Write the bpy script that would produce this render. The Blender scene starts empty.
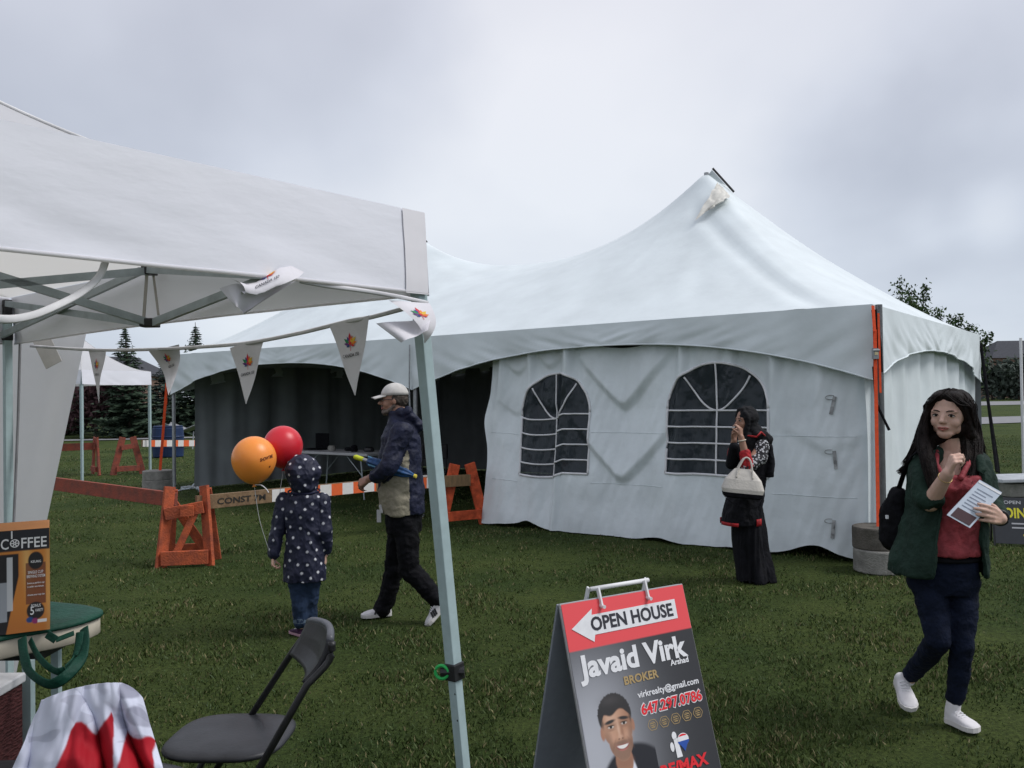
import bpy, math, random
import numpy as np
from mathutils import Vector, Matrix, noise
random.seed(7)
rng = np.random.default_rng(7)
R_ = math.radians
SC = bpy.context.scene
COL = SC.collection
A = np.array

# ------------------------------------------------------------------ camera
CAMZ, FPX, PITCH, ROLL = 1.68, 850.0, R_(0.74), 0.0143
fwd = Vector((0, math.cos(PITCH), math.sin(PITCH)))
rgt = Vector((math.cos(ROLL), 0, -math.sin(ROLL)))
upv = rgt.cross(fwd).normalized(); rgt = fwd.cross(upv).normalized()
cd = bpy.data.cameras.new('camera'); cam = bpy.data.objects.new('camera', cd); COL.objects.link(cam)
cam.matrix_world = Matrix(((rgt.x, upv.x, -fwd.x, 0), (rgt.y, upv.y, -fwd.y, 0), (rgt.z, upv.z, -fwd.z, CAMZ), (0, 0, 0, 1)))
cd.sensor_width = 36; cd.lens = FPX / 1024 * 36; cd.clip_end = 3000; cd.clip_start = 0.02
SC.camera = cam

def P(px, py, d):
    """world point seen at a photo position, d metres in front (along Y)"""
    v = fwd * FPX + rgt * (px - 512) - upv * (py - 384)
    return A((v.x / v.y * d, d, CAMZ + v.z / v.y * d))
def G(px, py):
    v = fwd * FPX + rgt * (px - 512) - upv * (py - 384)
    k = -CAMZ / v.z
    return A((v.x * k, v.y * k, 0.0))

# ------------------------------------------------------------------ materials
def nd(nt, t, **kw):
    n = nt.nodes.new(t)
    for k, v in kw.items():
        if k in n.inputs: n.inputs[k].default_value = v
        else: setattr(n, k, v)
    return n
def mat(name, col, rough=0.7, var=0.12, scale=6.0, bump=0.0, bscale=40.0, spec=0.3, metal=0.0, col2=None, stretch=None, sheen=0.0, sss=0.0):
    m = bpy.data.materials.new(name); m.use_nodes = True; nt = m.node_tree
    b = nt.nodes['Principled BSDF']
    b.inputs['Roughness'].default_value = rough; b.inputs['Specular IOR Level'].default_value = spec; b.inputs['Metallic'].default_value = metal
    if sheen: b.inputs['Sheen Weight'].default_value = sheen
    if sss:
        b.inputs['Subsurface Weight'].default_value = sss; b.inputs['Subsurface Radius'].default_value = (.01, .004, .002)
    tc = nd(nt, 'ShaderNodeTexCoord'); src = tc.outputs['Object']
    if stretch:
        mp = nd(nt, 'ShaderNodeMapping'); mp.inputs['Scale'].default_value = stretch; nt.links.new(src, mp.inputs['Vector']); src = mp.outputs['Vector']
    n = nd(nt, 'ShaderNodeTexNoise', Scale=scale, Detail=5.0, Roughness=0.6); nt.links.new(src, n.inputs['Vector'])
    r = nd(nt, 'ShaderNodeValToRGB')
    c2 = col2 if col2 else tuple(max(0, c * (1 - var * 2)) for c in col)
    c1 = tuple(min(1, c * (1 + var * (0 if col2 else 1))) for c in col)
    r.color_ramp.elements[0].color = (*c2, 1); r.color_ramp.elements[1].color = (*c1, 1)
    r.color_ramp.elements[0].position = .3; r.color_ramp.elements[1].position = .7
    nt.links.new(n.outputs['Fac'], r.inputs['Fac']); nt.links.new(r.outputs['Color'], b.inputs['Base Color'])
    if bump:
        n2 = nd(nt, 'ShaderNodeTexNoise', Scale=bscale, Detail=4.0); nt.links.new(src, n2.inputs['Vector'])
        bp = nd(nt, 'ShaderNodeBump', Strength=bump, Distance=0.02); nt.links.new(n2.outputs['Fac'], bp.inputs['Height'])
        nt.links.new(bp.outputs['Normal'], b.inputs['Normal'])
    return m
def flat(name, col, rough=0.6, spec=0.3):
    return mat(name, col, rough, var=0.04, scale=30, spec=spec)

# ------------------------------------------------------------------ mesh builder
def nrm(v):
    v = A(v, float); l = np.linalg.norm(v); return v / l if l > 1e-9 else v
def basis(d, hint=(0, 0, 1)):
    d = nrm(d); h = A(hint, float)
    if abs(np.dot(d, nrm(h))) > .97: h = A((1., 0, 0)) if abs(d[0]) < .9 else A((0, 1., 0))
    x = nrm(np.cross(h, d)); y = np.cross(d, x); return x, y, d
class MB:
    def __init__(s): s.v = []; s.f = []; s.m = []
    def add(s, vs, fs, m=0):
        b = len(s.v); s.v.extend([tuple(map(float, q)) for q in vs])
        for f in fs: s.f.append(tuple(b + i for i in f)); s.m.append(m)
        return s
    def box(s, c, size, ex=(1, 0, 0), ey=(0, 1, 0), ez=(0, 0, 1), m=0):
        c = A(c, float); ex, ey, ez = (nrm(e) * d / 2 for e, d in zip((ex, ey, ez), size))
        vs = [c + i * ex + j * ey + k * ez for k in (-1, 1) for j in (-1, 1) for i in (-1, 1)]
        return s.add(vs, [(0, 2, 3, 1), (4, 5, 7, 6), (0, 1, 5, 4), (2, 6, 7, 3), (0, 4, 6, 2), (1, 3, 7, 5)], m)
    def beam(s, p0, p1, w, h, hint=(0, 0, 1), m=0):
        p0, p1 = A(p0, float), A(p1, float); x, y, d = basis(p1 - p0, hint)
        return s.box((p0 + p1) / 2, (w, h, np.linalg.norm(p1 - p0)), x, y, d, m)
    def loft(s, rings, m=0, caps=True, closed=True):
        n = len(rings[0]); vs = [q for r in rings for q in r]; fs = []
        for i in range(len(rings) - 1):
            for j in range(n if closed else n - 1):
                k = (j + 1) % n; fs.append((i * n + j, i * n + k, (i + 1) * n + k, (i + 1) * n + j))
        if caps and closed: fs.append(tuple(range(n))[::-1]); fs.append(tuple((len(rings) - 1) * n + j for j in range(n)))
        return s.add(vs, fs, m)
    def tube(s, pts, r, n=8, m=0, caps=True, flat=1.0, hint=(0, 0, 1)):
        pts = [A(p, float) for p in pts]; rs = r if hasattr(r, '__len__') else [r] * len(pts); rings = []
        for i, p in enumerate(pts):
            d = pts[min(i + 1, len(pts) - 1)] - pts[max(i - 1, 0)]
            x, y, _ = basis(d, hint)
            rings.append([p + rs[i] * (math.cos(t) * x + math.sin(t) * y * flat) for t in np.linspace(0, 2 * math.pi, n, endpoint=False)])
        return s.loft(rings, m, caps)
    def cap(s, p0, p1, r0, r1, n=12):
        p0, p1 = A(p0, float), A(p1, float); d = p1 - p0
        x, y, d = basis(d if np.linalg.norm(d) > 1e-6 else (0, 0, 1)); rings = []
        for c, r, sg, an in ((p0, r0, -1, (80, 60, 40, 20, 0)), (p1, r1, 1, (0, 20, 40, 60, 80))):
            for a in an:
                cc = c + sg * d * r * math.sin(R_(a)); q = r * math.cos(R_(a))
                rings.append([cc + q * (math.cos(t) * x + math.sin(t) * y) for t in np.linspace(0, 2 * math.pi, n, endpoint=False)])
        return s.loft(rings)
    def chain(s, pts, rs, n=12):
        for i in range(len(pts) - 1): s.cap(pts[i], pts[i + 1], rs[i], rs[i + 1], n)
        return s
    def ell(s, c, r, B=None, n=16, k=10, m=0):
        c = A(c, float); B = B if B is not None else np.eye(3); rings = []
        for i in range(1, k):
            ph = math.pi * i / k - math.pi / 2
            rings.append([c + B @ A((r[0] * math.cos(ph) * math.cos(t), r[1] * math.cos(ph) * math.sin(t), r[2] * math.sin(ph))) for t in np.linspace(0, 2 * math.pi, n, endpoint=False)])
        return s.loft(rings, m)
    def sheet(s, F, us, vs_, m=0, keep=None):
        nu, nv = len(us), len(vs_); pts = [F(u, v) for v in vs_ for u in us]; fs = []
        for j in range(nv - 1):
            for i in range(nu - 1):
                if keep is None or keep((us[i] + us[i + 1]) / 2, (vs_[j] + vs_[j + 1]) / 2):
                    fs.append((j * nu + i, j * nu + i + 1, (j + 1) * nu + i + 1, (j + 1) * nu + i))
        return s.add(pts, fs, m)
    def poly(s, pts, m=0): return s.add(pts, [tuple(range(len(pts)))], m)
    def prism(s, pts2, o, ex, ey, t, m=0):
        """2-D outline extruded t along ex x ey"""
        o, ex, ey = A(o, float), A(ex, float), A(ey, float); nz = nrm(np.cross(ex, ey)); n = len(pts2)
        a = [o + x * ex + y * ey for x, y in pts2]; b = [q + nz * t for q in a]
        fs = [tuple(range(n))[::-1], tuple(range(n, 2 * n))] + [(i, (i + 1) % n, n + (i + 1) % n, n + i) for i in range(n)]
        return s.add(a + b, fs, m)
    def build(s, name, mats, parent=None, world=True, smooth=False, bevel=0, solid=0, sub=0):
        if not isinstance(mats, (list, tuple)): mats = [mats]
        V = A(s.v, float).reshape(-1, 3)
        if world and parent is not None:
            r = parent
            off = A(r.location) if r.parent is None else A(r.parent.location) if r.parent.parent is None else A(r.parent.parent.location)
            V = V - off
        me = bpy.data.meshes.new(name); me.from_pydata(V.tolist(), [], s.f)
        for q in mats: me.materials.append(q)
        me.polygons.foreach_set('material_index', A(s.m, dtype=np.int32)); me.validate(); me.update()
        if smooth: me.shade_smooth()
        o = bpy.data.objects.new(name, me); COL.objects.link(o); o.parent = parent
        if bevel: md = o.modifiers.new('b', 'BEVEL'); md.width = bevel; md.segments = 2; md.limit_method = 'ANGLE'
        if sub: md = o.modifiers.new('s', 'SUBSURF'); md.levels = sub; md.render_levels = sub
        if solid: md = o.modifiers.new('t', 'SOLIDIFY'); md.thickness = solid; md.offset = 0
        return o

def wrinkle(me, amp, freq, stretch=(1, 1, 1), seed=0.0, amp2=None, mask=None):
    n = len(me.vertices); co = np.empty(n * 3); me.vertices.foreach_get('co', co); co = co.reshape(-1, 3)
    no = np.empty(n * 3); me.vertices.foreach_get('normal', no); no = no.reshape(-1, 3)
    q = co * A(stretch) * freq + seed
    d = A([noise.noise(Vector(p)) for p in q]) * amp
    a2 = amp * .45 if amp2 is None else amp2
    d += A([.35 - abs(noise.noise(Vector(p * 1.9 + 5))) * 1.6 for p in q]) * a2 * 1.3 + A([.3 - abs(noise.noise(Vector(p * 4.3 + 9))) * 1.5 for p in q]) * a2 * .5
    if mask is not None: d *= mask(co)
    co = co + no * d[:, None]; me.vertices.foreach_set('co', co.ravel()); me.update()
def blob(name, mb, m, parent, voxel=0.008, smooth=4, wr=None, world=True):
    """closed overlapping volumes -> one continuous skin"""
    o = mb.build(name, m, None, world=False)
    md = o.modifiers.new('r', 'REMESH'); md.mode = 'VOXEL'; md.voxel_size = voxel
    sm = o.modifiers.new('s', 'SMOOTH'); sm.factor = .5; sm.iterations = smooth
    dg = bpy.context.evaluated_depsgraph_get(); me = bpy.data.meshes.new_from_object(o.evaluated_get(dg), depsgraph=dg)
    o.modifiers.clear(); old = o.data; o.data = me; bpy.data.meshes.remove(old); me.name = name
    if not me.materials: me.materials.append(m)
    if wr: wrinkle(me, **wr)
    if world and parent is not None:
        r = parent
        while r.parent is not None: r = r.parent
        me.transform(Matrix.Translation(-r.location))
    me.shade_smooth(); o.parent = parent
    return o

def tag(o, label=None, cat=None, group=None, kind=None):
    if label: o['label'] = label
    if cat: o['category'] = cat
    if group: o['group'] = group
    if kind: o['kind'] = kind
    return o
def thing(name, loc, label, cat, group=None):
    o = bpy.data.objects.new(name, None); COL.objects.link(o); o.location = tuple(map(float, loc)); o.empty_display_size = .1
    return tag(o, label, cat, group)
def copy_tree(o, parent=None):
    c = o.copy(); COL.objects.link(c); c.parent = parent
    for ch in list(o.children): copy_tree(ch, c)
    return c
def txt(mb, s, o, ex, ey, size, bold=0.0, align='LEFT', m=0, lift=0.001, width=None):
    """lettering as flat mesh on the plane o + x*ex + y*ey"""
    c = bpy.data.curves.new('t', 'FONT'); c.body = s; c.size = 1.0; c.offset = bold; c.align_x = 'LEFT'; c.resolution_u = 3
    ob = bpy.data.objects.new('t', c); COL.objects.link(ob)
    dg = bpy.context.evaluated_depsgraph_get(); me = bpy.data.meshes.new_from_object(ob.evaluated_get(dg), depsgraph=dg)
    V = A([v.co[:] for v in me.vertices]); F = [tuple(p.vertices) for p in me.polygons]
    bpy.data.objects.remove(ob); bpy.data.curves.remove(c); bpy.data.meshes.remove(me)
    V[:, 0] -= V[:, 0].min(); w = V[:, 0].max(); sx = size if width is None else width / w
    if align == 'CENTER': V[:, 0] -= w / 2
    if align == 'RIGHT': V[:, 0] -= w
    o, ex, ey = A(o, float), nrm(ex), nrm(ey); nz = np.cross(ex, ey)
    mb.add([o + v[0] * sx * ex + v[1] * size * ey + nz * lift for v in V], F, m)
def wire(p0, p1, sag, n=12):
    p0, p1 = A(p0, float), A(p1, float)
    return [p0 + (p1 - p0) * t - A((0, 0, sag * 4 * t * (1 - t))) for t in np.linspace(0, 1, n)]
def nz(x, y=0., z=0.): return noise.noise(Vector((x, y, z)))
# ------------------------------------------------------------------ light & sky
SC.view_settings.view_transform = 'Standard'; SC.view_settings.look = 'None'; SC.view_settings.exposure = 0.33; SC.view_settings.gamma = 1
SUN_DIR = nrm((0.80, -0.10, 1.05))
w = bpy.data.worlds.new('World'); SC.world = w; w.use_nodes = True; nt = w.node_tree; nt.nodes.clear()
out = nd(nt, 'ShaderNodeOutputWorld'); mixs = nd(nt, 'ShaderNodeMixShader'); mixs.inputs[0].default_value = .93
sky = nd(nt, 'ShaderNodeTexSky'); sky.sky_type = 'NISHITA'; sky.sun_disc = False
sky.sun_elevation = math.asin(SUN_DIR[2]); sky.sun_rotation = math.atan2(SUN_DIR[0], SUN_DIR[1])
b1 = nd(nt, 'ShaderNodeBackground', Strength=.07); nt.links.new(sky.outputs['Color'], b1.inputs['Color'])
tc = nd(nt, 'ShaderNodeTexCoord'); sep = nd(nt, 'ShaderNodeSeparateXYZ'); nt.links.new(tc.outputs['Generated'], sep.inputs[0])
# cloud deck: project the view direction on a plane overhead
mx = nd(nt, 'ShaderNodeMath', operation='MAXIMUM'); nt.links.new(sep.outputs['Z'], mx.inputs[0]); mx.inputs[1].default_value = 0.0
ad = nd(nt, 'ShaderNodeMath', operation='ADD'); nt.links.new(mx.outputs[0], ad.inputs[0]); ad.inputs[1].default_value = 0.35
dv = nd(nt, 'ShaderNodeVectorMath', operation='DIVIDE'); cb = nd(nt, 'ShaderNodeCombineXYZ')
for i in range(3): nt.links.new(ad.outputs[0], cb.inputs[i])
nt.links.new(tc.outputs['Generated'], dv.inputs[0]); nt.links.new(cb.outputs[0], dv.inputs[1])
mp = nd(nt, 'ShaderNodeMapping'); mp.inputs['Scale'].default_value = (.8, .6, 1.6); mp.inputs['Location'].default_value = (5.3, 1.4, 2.2); nt.links.new(dv.outputs[0], mp.inputs['Vector'])
n1 = nd(nt, 'ShaderNodeTexNoise', Scale=1.0, Detail=5.0, Roughness=.46, Distortion=.15); nt.links.new(mp.outputs[0], n1.inputs['Vector'])
r1 = nd(nt, 'ShaderNodeValToRGB'); e = r1.color_ramp.elements
e[0].position = .30; e[0].color = (.365, .385, .46, 1); e[1].position = .72; e[1].color = (.71, .715, .765, 1)
q = e.new(.52); q.color = (.55, .57, .645, 1)
# darker and lighter banks of the cloud deck, each toward a compass direction
last = n1.outputs['Fac']
for (px_, py_, wd_, am_) in ((300, 40, .16, -.13), (60, 90, .16, -.05), (400, 130, .12, -.03), (600, 40, .22, .07), (890, 205, .13, -.20), (985, 175, .16, -.07), (992, 212, .035, .15), (930, 225, .03, .08), (560, 200, .2, .03)):
    v_ = P(px_, py_, 1.) - A((0, 0, CAMZ)); v_ = nrm(v_)
    dt = nd(nt, 'ShaderNodeVectorMath', operation='DISTANCE'); dt.inputs[1].default_value = tuple(v_); wob = nd(nt, 'ShaderNodeVectorMath', operation='MULTIPLY_ADD')
    n3 = nd(nt, 'ShaderNodeTexNoise', Scale=4.5, Detail=4.0); nt.links.new(tc.outputs['Generated'], n3.inputs['Vector'])
    nt.links.new(n3.outputs['Color'], wob.inputs[0]); wob.inputs[1].default_value = (wd_ * 1.3,) * 3; nt.links.new(tc.outputs['Generated'], wob.inputs[2])
    sb = nd(nt, 'ShaderNodeVectorMath', operation='SUBTRACT'); nt.links.new(wob.outputs[0], sb.inputs[0]); sb.inputs[1].default_value = (wd_ * .65,) * 3
    sc_n = nd(nt, 'ShaderNodeVectorMath', operation='MULTIPLY'); nt.links.new(sb.outputs[0], dt.inputs[0])
    mr = nd(nt, 'ShaderNodeMapRange', interpolation_type='SMOOTHSTEP'); mr.inputs['From Min'].default_value = wd_ * 1.5; mr.inputs['From Max'].default_value = wd_ * .1; mr.inputs['To Min'].default_value = 0; mr.inputs['To Max'].default_value = am_
    nt.links.new(dt.outputs['Value'], mr.inputs['Value']); a_ = nd(nt, 'ShaderNodeMath', operation='ADD'); nt.links.new(last, a_.inputs[0]); nt.links.new(mr.outputs['Result'], a_.inputs[1]); last = a_.outputs[0]
nt.links.new(last, r1.inputs['Fac'])
# slightly bluer, brighter band toward the horizon
r2 = nd(nt, 'ShaderNodeValToRGB'); e = r2.color_ramp.elements
e[0].position = 0.0; e[0].color = (.93, 1.0, 1.01, 1); e[1].position = .45; e[1].color = (1, 1, 1, 1)
nt.links.new(mx.outputs[0], r2.inputs['Fac'])
mm = nd(nt, 'ShaderNodeMix', data_type='RGBA', blend_type='MULTIPLY'); mm.inputs['Factor'].default_value = 1
nt.links.new(r1.outputs['Color'], mm.inputs['A']); nt.links.new(r2.outputs['Color'], mm.inputs['B'])
b2 = nd(nt, 'ShaderNodeBackground', Strength=1.0); nt.links.new(mm.outputs['Result'], b2.inputs['Color'])
nt.links.new(b1.outputs[0], mixs.inputs[1]); nt.links.new(b2.outputs[0], mixs.inputs[2]); nt.links.new(mixs.outputs[0], out.inputs[0])
sl = bpy.data.lights.new('sun', 'SUN'); sl.energy = 1.8; sl.angle = R_(25); sl.color = (1, .985, .965)
so = bpy.data.objects.new('sun', sl); COL.objects.link(so); so.rotation_euler = Vector(SUN_DIR).to_track_quat('Z', 'Y').to_euler()

# ------------------------------------------------------------------ materials used everywhere
M = {}
M['vinyl'] = mat('white_vinyl', (.70, .76, .775), .42, .05, 1.5, .12, 9, .45)
M['vinyl_in'] = mat('wall_vinyl', (.75, .81, .83), .45, .07, 1.2, .5, 6, .4)
M['roof_shade'] = mat('roof_shade_grey', (.20, .215, .22), .8, .08, 2)
M['poly'] = mat('white_polyester', (.87, .87, .92), .75, .012, 2, .10, 6, .15, stretch=(1, 1, 3))
M['poly_under'] = mat('polyester_underside', (.42, .41, .39), .85, .05, 2, .15, 8, .1)
M['teal'] = mat('pale_teal_paint', (.36, .46, .47), .45, .06, 20, spec=.4)
M['greymetal'] = mat('grey_metal', (.34, .39, .41), .4, .1, 15, spec=.5)
M['steel'] = mat('galvanised_steel', (.35, .36, .37), .4, .1, 20, spec=.5, metal=.6)
M['blackp'] = mat('black_plastic', (.018, .018, .020), .45, .2, 30, spec=.4)
M['black'] = mat('black_cloth', (.008, .008, .010), .9, .3, 20, .3, 60, .1)
M['white'] = mat('white_paint', (.75, .75, .76), .5, .04, 10)
M['orange'] = mat('worn_orange_paint', (.56, .125, .05), .8, .3, 9, .5, 60, .15, col2=(.24, .07, .045))
M['orange2'] = mat('weathered_red_paint', (.36, .085, .055), .8, .3, 9, .5, 50, .2, col2=(.17, .07, .055))
M['wood'] = mat('weathered_wood', (.30, .19, .10), .85, .3, 8, .4, 50, .1, col2=(.17, .12, .07), stretch=(6, 6, 1))
M['strap_o'] = mat('orange_webbing', (.85, .10, .03), .7, .1, 30)
M['concrete'] = mat('concrete', (.33, .32, .29), .9, .15, 9, .6, 70, .1, col2=(.19, .185, .17))
M['concrete_wet'] = mat('stained_concrete', (.17, .155, .135), .9, .2, 6, .6, 70, .1, col2=(.07, .065, .055))
M['skin'] = mat('skin', (.60, .385, .30), .5, .06, 25, .05, 200, .35, sss=.08)
M['skin_d'] = mat('tan_skin', (.36, .20, .14), .5, .06, 25, spec=.35)
M['lip'] = flat('lip', (.38, .12, .10), .45)
M['hair'] = mat('dark_brown_hair', (.010, .006, .005), .6, .4, 18, .5, 60, .15, stretch=(3, 3, .6))
M['eyew'] = flat('eye_white', (.55, .52, .50), .3)
M['eye'] = flat('dark_iris', (.02, .013, .01), .2)
M['denim'] = mat('dark_blue_denim', (.007, .011, .026), .85, .25, 12, .3, 80, .15)

def translucent(m, f, col):
    nt = m.node_tree; b = nt.nodes['Principled BSDF']; t = nd(nt, 'ShaderNodeBsdfTranslucent'); t.inputs['Color'].default_value = (*col, 1)
    ms = nd(nt, 'ShaderNodeMixShader'); ms.inputs[0].default_value = f; nt.links.new(b.outputs[0], ms.inputs[1]); nt.links.new(t.outputs[0], ms.inputs[2]); nt.links.new(ms.outputs[0], nt.nodes['Material Output'].inputs[0])
translucent(M['poly'], .50, (.82, .80, .76))
M['poly_v'] = mat('valance_polyester', (.87, .875, .94), .75, .012, 2, .14, 5, .15, stretch=(1, 1, 3)); translucent(M['poly_v'], .12, (.82, .80, .78))
# ------------------------------------------------------------------ ground
gm = bpy.data.materials.new('lawn_soil'); gm.use_nodes = True; nt = gm.node_tree; b = nt.nodes['Principled BSDF']
b.inputs['Roughness'].default_value = .95; b.inputs['Specular IOR Level'].default_value = .1
tc = nd(nt, 'ShaderNodeTexCoord')
na = nd(nt, 'ShaderNodeTexNoise', Scale=.55, Detail=6.0, Roughness=.65); nb = nd(nt, 'ShaderNodeTexNoise', Scale=38.0, Detail=6.0, Roughness=.75)
for q in (na, nb): nt.links.new(tc.outputs['Object'], q.inputs['Vector'])
ra = nd(nt, 'ShaderNodeValToRGB'); e = ra.color_ramp.elements
e[0].position = .32; e[0].color = (.024, .044, .012, 1); e[1].position = .7; e[1].color = (.072, .092, .027, 1)
rb = nd(nt, 'ShaderNodeValToRGB'); e = rb.color_ramp.elements
e[0].position = .35; e[0].color = (.45, .45, .45, 1); e[1].position = .68; e[1].color = (1.5, 1.5, 1.35, 1)
nt.links.new(na.outputs['Fac'], ra.inputs['Fac']); nt.links.new(nb.outputs['Fac'], rb.inputs['Fac'])
mm = nd(nt, 'ShaderNodeMix', data_type='RGBA', blend_type='MULTIPLY'); mm.inputs['Factor'].default_value = 1
nt.links.new(ra.outputs['Color'], mm.inputs['A']); nt.links.new(rb.outputs['Color'], mm.inputs['B']); nt.links.new(mm.outputs['Result'], b.inputs['Base Color'])
bp = nd(nt, 'ShaderNodeBump', Strength=.8, Distance=.03); nt.links.new(nb.outputs['Fac'], bp.inputs['Height']); nt.links.new(bp.outputs['Normal'], b.inputs['Normal'])
def ground_z(x, y): return .018 * nz(x * .45, y * .45, 3.1) + .010 * nz(x * 1.7, y * 1.7, 8.)
mb = MB(); mb.sheet(lambda u, v: A((u, v, ground_z(u, v) if abs(u) < 30 and v < 45 and v > -8 else 0.)),
    list(np.concatenate([[-900, -200, -60], np.linspace(-30, 30, 121), [60, 200, 900]])), list(np.concatenate([[-60], np.linspace(-8, 45, 107), [90, 250, 1500]])))
g = mb.build('ground', gm, smooth=True); tag(g, 'mown dark green lawn of the park', kind='structure')

# grass blades: dense near the camera, thinning with distance
def make_grass():
    N = 440000
    d = 1.9 * (30 / 1.9) ** (rng.random(N) ** .92)
    x = (rng.random(N) * 2 - 1) * (d * (.70 + .55 * rng.random(N) ** 3) + .35)
    cl = A([nz(a * 1.3, b_ * 1.3, 1.) for a, b_ in zip(x, d)]); c2 = A([nz(a * 5., b_ * 5., 4.) for a, b_ in zip(x, d)])
    keep = rng.random(N) < np.clip(.75 + cl * .6 + c2 * .5, .25, 1); x, d, cl, c2 = x[keep], d[keep], cl[keep], c2[keep]; n = len(x)
    h = (.013 + .017 * rng.random(n)) * (1 + .7 * cl + .6 * c2); h = np.clip(h, .010, .06)
    wd = np.clip(.0022 + d * .00042, .002, .012); an = rng.random(n) * math.pi * 2; lean = rng.random(n) * 1.1 * h; la = rng.random(n) * math.pi * 2
    z0 = A([ground_z(a, b_) for a, b_ in zip(x, d)]) - .004
    V = np.zeros((n, 4, 3)); cx, sy = np.cos(an) * wd, np.sin(an) * wd
    V[:, 0] = np.stack([x - cx, d - sy, z0], 1); V[:, 1] = np.stack([x + cx, d + sy, z0], 1)
    V[:, 2] = np.stack([x + cx * .7 + np.cos(la) * lean * .4, d + sy * .7 + np.sin(la) * lean * .4, z0 + h * .6], 1)
    V[:, 3] = np.stack([x + np.cos(la) * lean, d + np.sin(la) * lean, z0 + h], 1)
    me = bpy.data.meshes.new('grass'); me.vertices.add(n * 4); me.vertices.foreach_set('co', V.ravel())
    me.loops.add(n * 4); me.polygons.add(n); me.loops.foreach_set('vertex_index', np.arange(n * 4, dtype=np.int32))
    me.polygons.foreach_set('loop_start', np.arange(0, n * 4, 4, dtype=np.int32))
    ca = me.color_attributes.new('tone', 'FLOAT_COLOR', 'POINT'); straw = (rng.random(n) < .07 + .42 * np.clip(cl + c2 * .7 - .05, 0, 1)); t = rng.random(n)
    c = np.zeros((n, 4)); c[:, 3] = 1
    big = .5 + .5 * np.clip(cl * 1.6, -1, 1)
    g0 = A((.022, .045, .010)); g1 = A((.076, .108, .028)); st = A((.20, .18, .085))
    mixv = np.clip(.65 * t + .45 * big - .05, 0, 1)[:, None]
    c[:, :3] = g0 * (1 - mixv) + g1 * mixv; c[straw, :3] = st * (.55 + .6 * t[straw, None])
    ca.data.foreach_set('color', np.repeat(c, 4, axis=0).ravel())
    me.update(); me.validate()
    m = bpy.data.materials.new('grass_blade'); m.use_nodes = True; nt = m.node_tree; b = nt.nodes['Principled BSDF']
    b.inputs['Roughness'].default_value = .6; b.inputs['Specular IOR Level'].default_value = .25
    at = nd(nt, 'ShaderNodeAttribute', attribute_name='tone'); nt.links.new(at.outputs['Color'], b.inputs['Base Color'])
    me.materials.append(m)
    o = bpy.data.objects.new('grass', me); COL.objects.link(o); tag(o, 'short green and straw coloured grass blades covering the lawn', 'grass', kind='stuff')
make_grass()

# ------------------------------------------------------------------ far setting
asph = mat('path_asphalt', (.23, .23, .24), .9, .1, 3)
def strip(name, p, wdt, label):
    mb = MB(); p = [A(q, float) for q in p]; L, Rr = [], []
    for i, q in enumerate(p):
        t = nrm(p[min(i + 1, len(p) - 1)] - p[max(i - 1, 0)]); n = A((-t[1], t[0], 0)); L.append(q + n * wdt / 2 + A((0, 0, .035))); Rr.append(q - n * wdt / 2 + A((0, 0, .035)))
    k = len(p); mb.add(L + Rr, [(i, i + 1, k + i + 1, k + i) for i in range(k - 1)])
    o = mb.build(name, asph); tag(o, label, kind='structure')
strip('path', [(-60, 36.5, 0), (-25, 35.5, 0), (-16, 36.5, 0), (-5, 40, 0), (10, 55, 0)], 1.3, 'asphalt footpath along the trees at left')
strip('path', [(14, 40, 0), (24, 44, 0), (34, 47, 0), (60, 50, 0), (120, 50, 0)], 7.0, 'wide asphalt path across the field at right')
strip('path', [(30, 92, 0), (50, 96, 0), (60, 92, 0), (110, 95, 0), (220, 95, 0)], 26.0, 'far asphalt car park strip at right')

leafm = {}
def leafmat(k, c1, c2):
    if k not in leafm: leafm[k] = mat(k, c1, .7, .2, 1.5, col2=c2, spec=.15)
    return leafm[k]
bark = mat('bark', (.09, .065, .05), .9, .3, 8)
def spruce(base, H, W, lab, mk, group='spruces and bushes along the far path', lean=0., gap=.0, dens=1.0, droop=.25):
    base = A(base, float); t = thing('spruce_tree', base, lab, 'tree', group)
    mb = MB(); mb.tube([base, base + (lean * .5, 0, H * .5), base + (lean, 0, H * 1.02)], [H * .025, H * .015, .012], 7); mb.build('trunk', bark, t)
    mb = MB(); n = int(H * 9)
    for i in range(n):
        f = (i + .5) / n; z = H * (.03 + .95 * f); rad = W * (1 - f) ** .85 * (.7 + .5 * random.random()) + .10
        rad = W * (1 - f) ** .9 * (.7 + .5 * random.random()) + .03
        for k in range(int((8 + 9 * (1 - f)) * dens)):
            a = random.random() * 6.283; r = rad * (.6 + .5 * random.random()); dirv = A((math.cos(a), math.sin(a), 0)); side = A((-dirv[1], dirv[0], 0))
            c0 = base + A((lean * f, 0, z)); m_ = max(2, int(r * 8))
            for j in range(m_):
                q = (j + .4 + .5 * random.random()) / m_; p = c0 + dirv * r * q + A((0, 0, -droop * r * q + (.25 * r * q * q)))
                s = (.085 + .10 * random.random()) * (1.15 - .55 * f); wv = side * (.35 + .3 * random.random()) * s * 1.6
                nzv = A((0, 0, (random.random() - .5) * s))
                mb.add([p - wv + nzv, p + wv - nzv, p + dirv * s * 1.5 + A((0, 0, -s * .35 + s * .5 * random.random())), p + A((0, 0, .07))], [(0, 1, 2), (0, 3, 1)])
    mb.build('crown', mk, t); return t
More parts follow.
